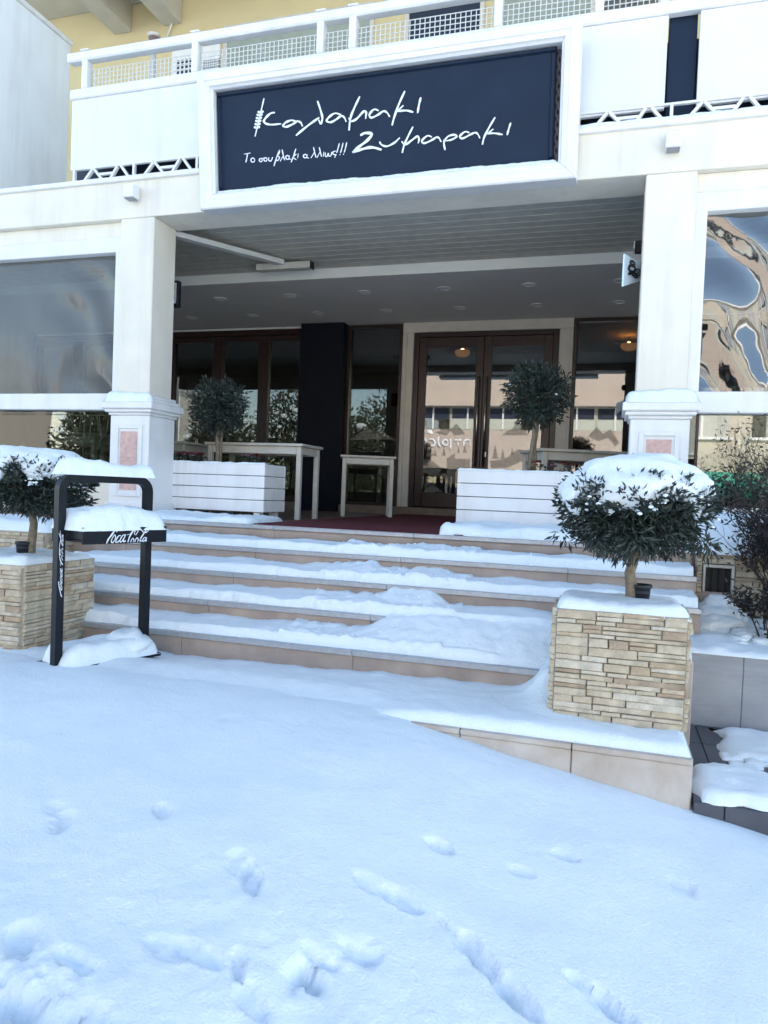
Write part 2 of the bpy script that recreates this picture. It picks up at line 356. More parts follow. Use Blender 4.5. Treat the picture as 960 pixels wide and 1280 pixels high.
# snow lying on the steps: one sheet draped over treads, slumped where it has been trodden
def buried(x, k):
    """0..1 how far nosing k is buried by trodden snow"""
    e = .08 * N(x, k, 1, 4.)
    def sm(t): t = max(0, min(1, t)); return t * t * (3 - 2 * t)
    def band(a, b, s=.05): return sm((x + e - a) / s) * sm((b - x - e) / s)
    if k == 1: return .9 * band(-1.86, -1.55) * (0.6 + .8 * N(x, 0, 3, 12.))
    if k == 2: return .9 * band(-1.52, -1.0, .14) + .95 * band(-.3, .7, .1)
    if k == 3: return band(-1.58, .2, .3)
    return 0.
def step_snow(x, y):
    k = 4
    for kk in range(5):
        if y >= -.33 * kk + max(.027, .032 - .03 * N(x, kk, 2, 4.) - .012 * N(x, kk, 6, 17.)): k = kk; break
    d = y - (-.33 * k + max(.027, .032 - .03 * N(x, k, 2, 4.) - .012 * N(x, k, 6, 17.))); back = (-.33 * (k - 1) + .038) - y
    t = .066 + .018 * N(x, y, k, 2.2) + .012 * N(x, y, k, 8.) + .03 * math.exp(-max(back, 0) / .07) * (.6 + N(x, k, 5, 3.))
    z = -.16 * k
    if k == 0: return -.03
    if -1.95 < x < -.9: t += .016 * FBM(x, y, k, 15., 4) + .014
    pr = math.sqrt(max(0, 1 - (1 - min(1, max(0, d) / .035)) ** 2))
    zz = z + t * pr + .003 * N(x, y, 3, 40.)
    # slump from this edge and from the edge above
    for kk in (k - 1, k):
        b = buried(x, kk)
        if b > 0:
            yn = -.33 * kk; s = (y - (yn - .29)) / .45
            if 0 <= s <= 1.15:
                q = 1 - (1 - min(1, s)) ** 1.8
                zr = -.16 * (kk + 1) + .045 + (.165 if kk == 3 else .132) * q + .012 * FBM(x, y, kk, 13., 4) + .012 * N(x, y, 7, 4.5)
                zz = max(zz, zz * (1 - b) + zr * b) if zr > zz else zz
    return zz
ys = []
for k in range(4, 0, -1):
    a = -.33 * k; 
    ys += [a - .17 + .02 * i for i in range(9)] if k == 4 else []
    ys += [a + .006 + .009 * i for i in range(9)] + [a + .09 + .02 * i for i in range(12)]
ys = sorted(set(round(v, 4) for v in ys))
ys = [v for v in ys if v <= .012]
xs = list(np.arange(-4.05, .53, .016))
grid_mesh('snow_layer', xs, [v for v in ys if v > -.645], step_snow, SNOW, steps)
grid_mesh('snow_layer', [v for v in xs if v < -.24] + [-.235], [v for v in ys if -1.31 < v < -.63], step_snow, SNOW, steps)
box('end_block', -.25, .44, -1.35, -.662, -1.3, -.50, KERB, steps, .004)
grid_mesh('snow_layer', list(np.arange(-.25, .45, .02)), [-1.36, -1.355, -1.34, -1.32] + list(np.arange(-1.3, -.63, .022)), lambda x, y: -.505 + (.05 + .13 * max(0, min(1, (y + 1.15) / .5)) ** 1.5 + .05 * math.exp(-((x + .1) / .2) ** 2) + .012 * N(x, y, 3, 5.)) * math.sqrt(max(0, 1 - (1 - min(1, max(0, y + 1.36) / .05)) ** 2)), SNOW, steps)
# trodden tongues that hang over the nosings (real lumps, clear of the sheet)
bm = bmesh.new()
rr = random.Random(5)
for i in range(110):
    x = rr.gauss(-1.3, .3); k = rr.choice([1, 1, 2, 2, 3, 3, 4]); y = -.33 * k + rr.uniform(.03, .3)
    if not -2.3 < x < -.5: continue
    lump_bm(bm, (x, y, step_snow(x, y) + .002), rr.uniform(.004, .011), i, 1, .6)
tag(bm_obj('snow_crumbs', bm, SNOW, steps, True), kind='stuff')


# snow on the landing, running into the street snow
def landing_snow(x, y):
    d = y + 2.075; e = math.sqrt(max(0, 1 - (1 - min(1, max(0, d) / .05)) ** 2)); dx = .37 - x; e *= math.sqrt(max(0, 1 - (1 - min(1, max(0, dx) / .05)) ** 2))
    wl_ = max(0, min(1, (-.8 - x) / .35))
    za = -.785 + .045 * max(0, min(1, (x + 3.) / 2.6)); f_ = min(1, max(0, (-1.36 - y) / .5)); f_ = f_ * f_ * (3 - 2 * f_)
    z = za + (-.712 - za) * f_ + .012 * N(x, y, 3, 2.) + .008 * N(x, y, 6, 7.) + .007 * FBM(x, y, 3, 9., 3) + .02 * math.exp(-((y + 1.36) / .06) ** 2) * max(0, N(x, 0, 4, 5.))
    z += .17 * math.exp(-((x + .265) / .1) ** 2) * math.exp(-max(0, (-1.55 - y) / .14))
    lo_ = -.765; zk = lo_ + max(0, z - lo_) * e if y < -1.9 or x > .3 else z
    b_ = min(1, max(0, (y + 2.08) / .3)); zl = -.76 + (z + .76) * b_
    return zk * (1 - wl_) + zl * wl_
grid_mesh('snow_layer', list(np.arange(-4.3, .375, .02)) + [.372], [-2.079, -2.072, -2.06, -2.045] + list(np.arange(-2.03, -1.30, .022)), landing_snow, SNOW, ld)
# kerb slabs facing the landing
seam = [-4.2, -3.2, -2.2, -1.35, -.62, -.12, .375]
for a, b in zip(seam, seam[1:]):
    box('kerb_slab', a + .002, b - .002, -2.1, -2.077, -1.3, -.79, KERB, ld, .004)
    box('kerb_cap', a + .002, b - .002, -2.11, -2.05, -.788, -.764, KERB, ld, .004)
box('kerb_end', .362, .38, -2.074, -1.2, -1.3, -.77, KERB, ld, .003)

# lower tiled strip, marble retaining wall and planting bed to the right ------------
tf = tag(thing('side_pavement', None, None, (1.6, -1.5, -.93)), kind='structure')
for i in range(8):
    a = .385 + i * .4 - .28
    a0 = max(a, .385)
    for j in range(3): box('paving_tile', a0 + .002, a + .398, -2.1 + j * .4 + .002, min(-2.1 + j * .4 + .398, -.96), -.955, -.93, TILE, tf, .003)
    box('edge_tile', a0 + .002, a + .398, -2.115, -2.1, -1.2, -.935, TILE, tf, .003)
box('bedding', .385, 3.3, -2.098, -.95, -1.3, -.957, TILE, tf, 0)
pillow('snow_layer', .40, 3.3, -2.12, -1.74, -.93, .055, tf, 3, .07, .02, .5, .05)
pillow('snow_layer', .60, 3.3, -1.52, -1.0, -.93, .035, tf, 4, .09, .025, .5, .06)
for i in range(7):
    pillow('snow_patch', .50 + .06 * (i % 3) + .02 * i, .62 + .09 * (i % 3) + .02 * i, -1.66 + .045 * i, -1.60 + .06 * i, -.93, .016, tf, 20 + i, .03, .012, .5, .03)
rw = thing('retaining_wall', 'low grey marble retaining wall holding up the snowy planting bed', 'wall', (1.5, -.92, -.93))
for a, b in ((.46, .74), (.74, 1.25), (1.25, 1.85), (1.85, 2.5), (2.5, 3.3)):
    box('marble_slab', a + .001, b - .001, -.95, -.92, -1.1, -.515, GREYM, rw, .003)
box('wall_core', .44, 3.3, -.919, -.86, -1.1, -.52, GREYM, rw, 0)
box('wall_end', .42, .4595, -.95, -.40, -1.2, -.53, GREYM, rw, .003)
def bed(x, y):
    z = -.49 + .10 * max(0, (y + .8)) + .035 * N(x, y, 2, 2.3) + .02 * N(x, y, 5, 6.); d = y + .965; e = math.sqrt(max(0, 1 - (1 - min(1, d / .05)) ** 2))
    return -.525 + (z + .525 + .012 * FBM(x, y, 2, 12., 3)) * e
bd = grid_mesh('planting_bed_snow', list(np.arange(.43, 3.4, .025)), [-.965, -.96, -.95, -.935, -.915] + list(np.arange(-.89, -.1, .028)), bed, SNOW); tag(bd, kind='structure')

# stone-clad pieces: stacked ledger stones, every one its own object ----------------
STONE_ME = {}
def stone_mesh(mi, seed, w_, h_, d_):
    key = (mi, seed, round(w_, 2), round(h_, 3), round(d_, 3))
    if key in STONE_ME: return STONE_ME[key]
    bm = bmesh.new(); bm_box(bm, 0, w_, -d_, 0, 0, h_)
    rr_ = random.Random(seed * 31 + int(w_ * 100))
    for v in bm.verts:
        if v.co.y < -d_ * .5: v.co += Vector((rr_.uniform(0, .004) * (1 if v.co.x < w_ / 2 else -1), rr_.uniform(-.005, .004), rr_.uniform(-.002, .002)))
    bmesh.ops.bevel(bm, geom=[e for e in bm.edges if all(v.co.y < -d_ * .3 for v in e.verts)], offset=.0025, segments=1, affect='EDGES')
    bmesh.ops.recalc_face_normals(bm, faces=bm.faces[:])
    me = bpy.data.meshes.new('stone'); bm.to_mesh(me); bm.free(); me.materials.append(STONES[mi]); STONE_ME[key] = me; return me
def clad(parent, org, udir, ndir, W, H, seed, rowh=(.02, .024, .028, .034, .042)):
    """ledger stones over a W x H face; org lower corner, udir along, ndir outward"""
    rr_ = random.Random(seed); z = 0.; u_, n_ = Vector(udir), Vector(ndir); inv = root_matrix(parent).inverted()
    while z < H - .012:
        h_ = rr_.choice(rowh); h_ = H - z if H - z - h_ < .02 else h_; x = 0.
        while x < W - .004:
            l_ = round(rr_.choice((.09, .12, .15, .18, .22, .26)), 2); l_ = W - x if W - x - l_ < .06 else l_
            parts_ = [(0, h_)] if h_ < .036 or rr_.random() < .75 else [(0, h_ * .5), (h_ * .5, h_ * .5)]
            for dz, hh in parts_:
                d_ = rr_.choice((.012, .016, .02, .024)); mi = rr_.choices(range(6), (5, 4, 2, 3, 1.4, 4))[0]
                o = bpy.data.objects.new('stone', stone_mesh(mi, rr_.randrange(4), l_ - .002, hh - .002, d_)); COL.objects.link(o)
                p = Vector(org) + u_ * (x + .001) + Vector((0, 0, z + dz + .001)) + n_ * .0015
                o.parent = parent; o.matrix_parent_inverse = inv
                o.matrix_basis = Matrix(((u_.x, -n_.x, 0, p.x), (u_.y, -n_.y, 0, p.y), (0, 0, 1, p.z), (0, 0, 0, 1)))
            x += l_
        z += h_

STX, LX = .56, -3.86
sw = thing('stone_wall', 'low stone-clad wall with a small basement vent beside the steps', 'wall', (.9, -.1, -.5))
box('wall_core', .565, .60, -.085, .3, -.6, -.015, KERB, sw, 0); box('wall_core', .60, .80, -.085, .3, -.08, -.015, KERB, sw, 0)
box('wall_core', .60, .80, -.085, .3, -.6, -.27, KERB, sw, 0); box('wall_core', .80, 3.3, -.085, .3, -.6, -.015, KERB, sw, 0)
clad(sw, (.565, -.085, -.6), (1, 0, 0), (0, -1, 0), .035, .59, 41); clad(sw, (.60, -.085, -.08), (1, 0, 0), (0, -1, 0), .2, .07, 42, (.035,))
clad(sw, (.80, -.085, -.6), (1, 0, 0), (0, -1, 0), .9, .59, 43)
vf = box('vent_frame', .605, .62, -.11, -.07, -.27, -.085, CASING, sw, .003)
box('frame_bar', .78, .797, -.11, -.07, -.27, -.085, CASING, vf, .003); box('frame_bar', .62, .78, -.11, -.07, -.105, -.085, CASING, vf, .003)
box('vent_dark', .62, .78, -.06, -.055, -.27, -.1, GRILLE, sw, 0)
for i in range(3): box('vent_bar', .655 + i * .045, .663 + i * .045, -.085, -.077, -.27, -.105, BLACK, sw, .002)
grid_mesh('snow_layer', list(np.arange(.50, 3.3, .03)), [-.125, -.12, -.11, -.095, -.075] + list(np.arange(-.05, .43, .025)), lambda x, y: -.015 + (.07 + .5 * max(0, y + .05) * (1 + .3 * N(x, y, 2, 3.)) + .012 * N(x, y, 4, 9.)) * math.sqrt(max(0, 1 - (1 - min(1, max(0, y + .125) / .06)) ** 2)), SNOW, sw)
sl = thing('stone_wall', 'low stone-clad wall at the far end of the steps behind the black display stand', 'wall', (-4.6, -.1, -.5))
box('wall_core', -8.5, -4.31, -.60, .3, -1.2, -.12, KERB, sl, 0)
clad(sl, (-6.0, -.601, -1.0), (1, 0, 0), (0, -1, 0), 1.68, .87, 51)
clad(sl, (-4.309, -.601, -1.0), (0, 1, 0), (1, 0, 0), .58, .87, 52)
pillow('snow_layer', -8.5, -4.29, -.62, .34, -.118, .09, sl, 9, .1, .04)

# ================================================================== THE RESTAURANT BUILDING
B = thing('restaurant_building', 'white restaurant front with pillars, balcony and yellow upper floor above the steps', 'building', (-1.9, 2.5, 0))
YP = .4
BZ0, BZ1 = 2.745, 3.09
box('beam', -9.6, 5.2, YP, YP + .4, BZ0, BZ1, CREAM, B, .006)
box('cornice', -9.6, -3.35, YP - .035, YP + .01, BZ1 - .01, BZ1 + .035, WHITE, B, .006)
box('cornice', -.45, 5.2, YP - .035, YP + .01, BZ1 - .01, BZ1 + .035, WHITE, B, .006)
box('cornice', -3.349, -.451, YP - .0, YP + .01, BZ1 - .01, BZ1 + .035, WHITE, B, .006)
def pillar(xa, xb):
    p = box('pillar', xa, xb, YP + .003, YP + .36, 1.12, BZ0 - .001, CREAM, B, .008); c = (xa + xb) / 2; hw = (xb - xa) / 2
    def ring(nm, e, z0, z1, m=WHITE, bev=.008): return box(nm, c - hw - e, c + hw + e, YP - e + .003, YP + .36 + e, z0, z1, m, p, bev)
    ring('pedestal', .03, .0, .93)
    ring('pedestal_foot', .055, .001, .12)
    for i, (e, z0, z1) in enumerate(((.045, .93, .955), (.07, .9555, .985), (.09, .9855, 1.05), (.065, 1.0505, 1.085), (.035, 1.0855, 1.119))): ring('moulding', e, z0, z1)
    yf = YP - .03 + .003
    fz0, fz1, fx = .18, .84, hw - .035
    for a in ((c - fx, c - fx + .035, fz0, fz1), (c + fx - .035, c + fx, fz0, fz1), (c - fx + .0355, c + fx - .0355, fz0, fz0 + .035), (c - fx + .0355, c + fx - .0355, fz1 - .035, fz1)):
        box('panel_trim', a[0], a[1], yf - .014, yf - .001, a[2], a[3], WHITE, p, .005)
    for q in range(2):
        zz0 = fz0 + .06 + q * .3; box('marble_inset', c - fx + .055, c + fx - .055, yf - .006, yf - .001, zz0, zz0 + .297 if q == 0 else fz1 - .06, PINK, p, .002)
    pillow('snow_cap', c - hw - .085, c + hw + .085, YP - .085, YP - .002, 1.05, .1, p, int(c * 10), .075, .015)
    return p
pillar(-4.46, -4.10); pillar(.135, .49)
# side bays: white frames, clear roll-down curtains, low glazing
def bay(x0, x1, inner_left):
    # inner_left: the jamb next to the entrance pillar is at x0 (right bay) or x1 (left bay)
    jx = (x0, x0 + .085) if inner_left else (x1 - .085, x1)
    ww = box('bay_frame', jx[0], jx[1], .45, .62, 1.14, 2.6, WHITE, B, .006)
    box('frame_rail', x0, x1, .448, .622, 2.46, 2.602, WHITE, ww, .006)
    box('frame_rail', x0, x1, .43, .64, .985, 1.139, WHITE, ww, .006)
    box('frame_head', x0, x1, .47, .6, 2.603, BZ0 - .001, CREAM, ww, .004)
    px0, px1 = (jx[1], x1) if inner_left else (x0, jx[0])
    nx, ny = 90, 50; vs_, fs = [], []
    for j in range(ny + 1):
        for i in range(nx + 1):
            u = i / nx; v = j / ny; x = px0 + (px1 - px0) * u; z = 1.13 + 1.34 * v; d = (x - px0) if inner_left else (px1 - x)
            a = math.exp(-d / .35)
            y = .535 + ((.02 if inner_left else .03) * a + (.004 if inner_left else .001)) * math.sin((d * 5.2 + (z - 1.1) * (3.4 if inner_left else -3.0) + 1.6 * N(x, z, 1, 1.7)) * 2.1) * min(1, (1 - v) * 6 + .2) + (.007 if inner_left else .003) * N(x, z, 5, 2.6)
            vs_.append((x, y, z))
    for j in range(ny):
        for i in range(nx): a = j * (nx + 1) + i; fs.append((a, a + 1, a + nx + 2, a + nx + 1))
    mesh('clear_curtain', vs_, fs, VINYL if inner_left else VINYLL, ww, True)
    # low glazing
    n = 3; L = (px1 - px0) / n
    for i in range(n):
        a = px0 + i * L; box('lower_pane', a + .02, a + L - .02, .52, .526, .30, .985, GLASS if inner_left else GLASSL, ww, 0)
        box('glazing_bar', a - .02 if i else a, a + .02, .5, .55, .30, .984, WHITE if i else BROWN, ww, .003)
    box('base_wall', x0, x1, .42, .64, -.2, .30, CREAM, ww, .004)
bay(-9.5, -4.46, False); bay(.49, 5.2, True)
# terrace ceiling: planks in front, plaster behind
x = .80; i = 0
while x < 2.52:
    box('ceiling_plank', -9.5, 5.1, x + .0015, x + .1445, 2.872, 2.9, PLANK, B, .004); x += .146
box('ceiling_fascia', -9.5, 5.1, 2.56, 2.6, 2.761, 2.9, CEILW, B, .004)
box('ceiling_plaster', -9.5, 5.1, 2.601, 4.9, 2.765, 2.9, CEIL, B, 0)
box('ceiling_trim', -9.5, -4.52, 4.86, 4.898, 2.73, 2.764, CEILW, B, .004)
box('balcony_slab', -9.6, 5.2, .42, 12, 2.91, 3.06, CONC, B, 0)
box('side_wall', -9.75, -9.61, .4, 12, -.6, 3.06, CREAM, B, 0); box('side_wall', 5.21, 5.35, .4, 12, -.6, 3.06, CREAM, B, 0)
# back wall: joinery at y = 4.9
YB = 4.9
def window(xa, xb, z0, z1, fw=.06, name='window'):
    f = box(name, xa, xa + fw, YB - .05, YB + .04, z0, z1, BROWN, B, .004)
    box('frame_bar', xb - fw, xb, YB - .05, YB + .04, z0, z1, BROWN, f, .004)
    box('frame_bar', xa + fw, xb - fw, YB - .048, YB + .038, z1 - fw, z1, BROWN, f, .004); box('frame_bar', xa + fw, xb - fw, YB - .048, YB + .038, z0, z0 + fw, BROWN, f, .004)
    box('pane', xa + fw, xb - fw, YB - .004, YB + .002, z0 + fw, z1 - fw, GLASS, f, 0)
    return f
for a, b in ((-9.5, -8.62), (-8.62, -7.74), (-7.74, -6.86), (-6.86, -6.0), (-6.0, -5.2), (-5.2, -4.52)): window(a + .001, b - .001, .112, 2.64, .085)
box('window_head', -9.5, -4.52, YB - .07, YB + .05, 2.641, 2.729, BROWN, B, .004)
box('column', -4.518, -3.84, YB - .22, YB + .1, .0, 2.764, NAVYCOL, B, .006)
wl = window(-3.838, -2.99, .112, 2.75, .045)
wr = window(-.588, .36, .112, 2.75, .045); window(.362, 1.3, .112, 2.75, .045); window(1.302, 2.3, .112, 2.75, .045); window(2.302, 5.1, .112, 2.75, .045)
# door
dr = box('entrance_door', -2.985, -2.82, YB - .06, YB + .05, .112, 2.62, CASING, B, .006)
box('casing', -.775, -.592, YB - .06, YB + .05, .112, 2.62, CASING, dr, .006); box('casing', -2.985, -.592, YB - .062, YB + .05, 2.621, 2.763, CASING, dr, .006)
for a in (-2.965, -.775 + .1): box('casing_bead', a, a + .05, YB - .075, YB - .061, .112, 2.62, CASING, dr, .005)
box('door_frame', -2.819, -2.74, YB - .04, YB + .04, .112, 2.62, BROWN, dr, .004); box('door_frame', -.855, -.776, YB - .04, YB + .04, .112, 2.62, BROWN, dr, .004)
box('door_frame', -2.739, -.856, YB - .04, YB + .04, 2.55, 2.62, BROWN, dr, .004)
for a, b in ((-2.737, -1.802), (-1.798, -.858)):
    box('stile', a, a + .11, YB - .03, YB + .025, .125, 2.548, BROWN, dr, .005); box('stile', b - .11, b, YB - .03, YB + .025, .125, 2.548, BROWN, dr, .005)
    box('rail', a + .11, b - .11, YB - .028, YB + .023, 2.40, 2.548, BROWN, dr, .005); box('rail', a + .11, b - .11, YB - .028, YB + .023, .125, .33, BROWN, dr, .005)
    box('pane', a + .11, b - .11, YB - .006, YB, .33, 2.40, GLASS, dr, 0)
for hx in (-1.855, -1.745):
    hb = tube('pull_handle', [(hx, YB - .085, .72), (hx, YB - .085, 1.98)], .014, CHROME, dr)
    for z in (.85, 1.85): tube('handle_stud', [(hx, YB - .085, z), (hx, YB - .03, z)], .009, CHROME, hb, 6)
box('door_lock', -1.74, -1.715, YB - .04, YB - .03, .86, .93, CHROME, dr, .002)
# print on the glass: hills, roofs, firs and the letters
PY = lambda y: (lambda u, v: py(u, v, y))
def poly(name, pts, m, parent, y=YB - .0085, s=6.857, ox=500, oy=480):
    vs_ = [py(ox + a / s, oy + b / s, y) for a, b in pts]; o = mesh(name, vs_, [tuple(range(len(vs_)))], m, parent); return o
def fir(name, x, y, h, parent, yy, s=6.857, ox=500, oy=480):
    pts = [(x, y - h)]
    for k in range(1, 5): q = k / 4; pts += [(x + h * .28 * q, y - h * (1 - q)), (x + h * .12 * q, y - h * (1 - q))]
    l = [(2 * x - a, b) for a, b in pts[1:]][::-1]; poly(name, pts + l, FROST, parent, yy, s, ox, oy)
poly('print_hill', [(300, 415), (345, 400), (365, 330), (385, 318), (410, 360), (440, 385), (480, 338), (520, 380), (560, 430), (470, 440), (430, 405), (400, 440), (340, 430)], FROST, dr)
poly('print_roof', [(195, 640), (260, 650), (360, 720), (330, 770), (300, 800), (195, 750)], FROST, dr)
poly('print_roof', [(330, 770), (500, 760), (500, 850), (380, 885), (400, 830)], FROST, dr)
poly('print_house', [(400, 640), (470, 590), (470, 640), (600, 640), (600, 720), (500, 720), (500, 758), (400, 765)], FROST, dr)
poly('print_roof', [(195, 930), (225, 895), (270, 870), (330, 895), (365, 930), (300, 925)], FROST, dr)
for i, (a, b, h_) in enumerate(((240, 620, 90), (300, 620, 70), (375, 615, 80), (500, 590, 60), (555, 590, 80), (230, 865, 80), (280, 865, 60))): fir('print_fir', a, b, h_, dr, YB - .0085 - .0006 * i)
poly('print_roof', [(770, 660), (900, 640), (1010, 560), (1100, 570), (1100, 640), (910, 720), (780, 720)], FROST, dr)
poly('print_hill', [(870, 440), (920, 400), (960, 385), (1010, 300), (1060, 400), (1100, 440)], FROST, dr)
for i, (a, b, h_) in enumerate(((815, 640, 120), (880, 640, 90), (960, 610, 70))): fir('print_fir', a, b, h_, dr, YB - .0085 - .0006 * i)
lett = [([(203, 522), (216, 512), (220, 470), (202, 465)], 14), ([(250, 475), (280, 472), (302, 500), (284, 528), (248, 522)], 15), ([(332, 448), (328, 490), (340, 530), (350, 528)], 15),
        (circ(390, 500, 22, 24), 15), ([(434, 470), (436, 515), (434, 556)], 15), ([(468, 480), (496, 477), (528, 480)], 14), ([(497, 480), (498, 530)], 14), ([(546, 530), (552, 490), (575, 476), (603, 482)], 15), ([(600, 478), (602, 530)], 14)]

# mountain prints on the side windows
poly('print_hill', [(0, 60), (40, 35), (70, 10), (95, 40), (120, 20), (165, 55), (190, 62), (110, 55)], FROST, wl, YB - .0085, 2.909, 435, 530)
poly('print_hill', [(240, 210), (275, 170), (300, 200), (330, 180), (365, 235), (350, 250), (320, 215), (280, 230)], FROST, wr, YB - .0085, 3.2, 660, 480)
# interior room
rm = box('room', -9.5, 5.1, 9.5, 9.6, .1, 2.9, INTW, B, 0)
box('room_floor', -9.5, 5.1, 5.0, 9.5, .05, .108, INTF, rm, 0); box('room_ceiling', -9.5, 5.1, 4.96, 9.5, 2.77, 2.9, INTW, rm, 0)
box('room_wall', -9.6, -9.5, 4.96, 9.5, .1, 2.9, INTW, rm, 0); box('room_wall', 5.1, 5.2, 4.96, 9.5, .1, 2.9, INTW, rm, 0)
# balcony -----------------------------------------------------------------------
def P_(u, v, y=YP): return py(u, v, y)
box('balcony_panel', -5.05, -3.5, .41, .45, 3.25, 3.9, PANELW, B, .004)
bx0, bx1 = P_(728, 100)[0], P_(832, 100)[0]
box('balcony_panel', -.5, bx1, .41, .45, 3.22, 3.899, PANELW, B, .004)
bx2 = P_(872, 100)[0]; box('balcony_panel', bx2, 3.2, .41, .45, 3.22, 3.899, PANELW, B, .004)
box('balcony_panel', -3.49, -.51, .46, .49, 3.22, 3.86, PANELW, B, .004)
box('balcony_post', bx1 + .012, bx2 - .012, .47, .56, 3.08, 4.0, NAVY, B, .003)
rl = box('railing', -5.06, 3.2, .385, .465, 3.9, 3.99, WHITE, B, .01)
box('top_rail', -5.1, 3.2, .375, .475, 4.245, 4.33, WHITE, rl, .014)
for u in (108, 245, 401, 441, 622, 748, 829, 878): 
    c = P_(u, 40)[0]; box('post', c - .032, c + .032, .38, .47, 3.985, 4.25, WHITE, rl, .008); box('post_cap', c - .045, c + .045, .37, .48, 4.3305, 4.345, WHITE, rl, .006)
bm = bmesh.new()
xx = -4.9
while xx < 3.2: bm_box(bm, xx, xx + .006, .424, .43, 3.985, 4.17); xx += .042
for zz in np.arange(4.0, 4.18, .042): bm_box(bm, -4.93, 3.2, .4305, .4365, zz, zz + .006)
mo = bm_obj('wire_mesh', bm, CABLE, rl)
for (xa, xb) in ((-5.02, -3.48), (-.40, 3.2)):
    lt = box('lattice', xa, xb, YP - .012, YP + .02, 3.112, 3.128, WHITE, B, .003)
    lt2 = box('lattice_rail', xa, xb, YP - .012, YP + .02, 3.232, 3.249, WHITE, lt, .003)
    x = xa + .03
    k = 0
    while x < xb - .05:
        typ = k % 4; z0, z1 = 3.129, 3.231; c = YP + .004
        if typ == 0: bar('lattice_bar', (x, c, z0), (x, c, z1), .022, .03, WHITE, lt); x += .12
        elif typ == 1: bar('lattice_bar', (x, c, z0), (x + .09, c, z1), .022, .03, WHITE, lt); x += .12
        elif typ == 2: bar('lattice_bar', (x + .07, c, z0), (x - .02, c, z1), .022, .03, WHITE, lt); bar('lattice_bar', (x + .04, c, z0 + .045), (x + .19, c, z0 + .045), .022, .026, WHITE, lt); x += .17
        else: bar('lattice_bar', (x, c, z0), (x + .07, c, z1), .022, .03, WHITE, lt); bar('lattice_bar', (x + .19, c, z0), (x + .11, c, z1), .022, .03, WHITE, lt); x += .25
        k += 1
box('balcony_back', -5.16, 5.1, .62, .66, 3.07, 3.82, NAVYD, B, 0)
pillow('snow_layer', -.45, 3.2, YP - .03, YP + .02, 3.126, .025, B, 12, .02, .03)
# side wall of the balcony and the yellow upper floor
swx = -6.2
zt = float(CAM[2] + (ray(35, 12) * ((swx - CAM[0]) / ray(35, 12)[0]))[2]); y35 = float((CAM + ray(35, 12) * ((swx) / ray(35, 12)[0]))[1])
yend = float((CAM + ray(86, 150) * (swx / ray(86, 150)[0]))[1])
wb = box('balcony_wall', swx - .15, swx, .43, yend, 3.062, zt, BLUEW, B, .006)
box('wall_coping', swx - .19, swx + .03, .40, yend + .02, zt, zt + .05, WHITE, wb, .01)
UY = 2.6
box('upper_wall', -14, 9, UY, 12, 3.061, 9.6, YELLOW, B, 0)
sz = float(py(112, 16, UY)[2])
box('upper_slab', -14, 9, .9, UY - .001, sz, sz + .2, CONC, B, .01)
for u in (128, 192): 
    c = float(py(u, 18, UY - .4)[0]); box('upper_beam', c - .13, c + .13, 1.0, UY - .002, sz - .34, sz - .001, CONC, B, .01)
box('upper_parapet', -14, 9, .9, 1.05, sz + .2, sz + 1.2, CREAM, B, .01)
box('roof_slab', -14.2, 9.2, .6, 12.4, 9.6, 9.85, CONC, B, .01)
def upwin(ua, ub, v, zb, zt_, m, slats=False):
    xa, xb = float(py(ua, v, UY)[0]), float(py(ub, v, UY)[0]); f = box('upper_window', xa, xb, UY - .012, UY - .001, zb, zt_, GLASSB if m is None else m, B, 0)
    for a, b in ((xa - .05, xa), (xb, xb + .05)): box('frame_bar', a, b, UY - .03, UY - .001, zb, zt_, CASING, f, .003)
    box('frame_bar', xa - .05, xb + .05, UY - .03, UY - .001, zt_, zt_ + .05, CASING, f, .003)
    if slats:
        z = zb
        while z < zt_ - .05: 
            bar('slat', (xa + .002, UY - .02, z + .03), (xb - .002, UY - .02, z + .03), .05, .012, SHUT, f, (0, 1, .5)); z += .06
zt2 = float(py(350, 28, UY)[2])
upwin(285, 462, 60, 3.4, zt2, SHUT, True); upwin(512, 600, 25, 3.4, zt2, NAVYD); upwin(628, 738, 20, 3.4, zt2, SHUT, True); upwin(752, 822, 15, 3.4, zt2, None); upwin(890, 1000, 10, 3.4, zt2, None)
udr = box('balcony_door', float(py(216, 80, UY)[0]), float(py(276, 80, UY)[0]), UY - .03, UY - .002, 3.07, zt2 - .1, WHITE, B, .004)
for u in (222, 256):
    xa = float(py(u, 90, UY)[0]); zb = float(py(u, 103, UY)[2]); zc = float(py(u, 78, UY)[2]); box('door_glass', xa, xa + .22, UY - .036, UY - .031, zb, zc, NAVYD, udr, 0)
    for k in range(3): box('glass_bar', xa + .05 + .06 * k, xa + .06 + .06 * k, UY - .042, UY - .037, zb, zc, WHITE, udr, 0); box('glass_bar', xa, xa + .22, UY - .044, UY - .0425, zb + (zc - zb) * (k + 1) / 4, zb + (zc - zb) * (k + 1) / 4 + .01, WHITE, udr, 0)
cpt = [py(u, v, UY - .03) for u, v in ((217, -6), (219, 18), (214, 32), (209, 46), (206, 60))]
tube('cable', cpt, .012, CABLE, B, 6)

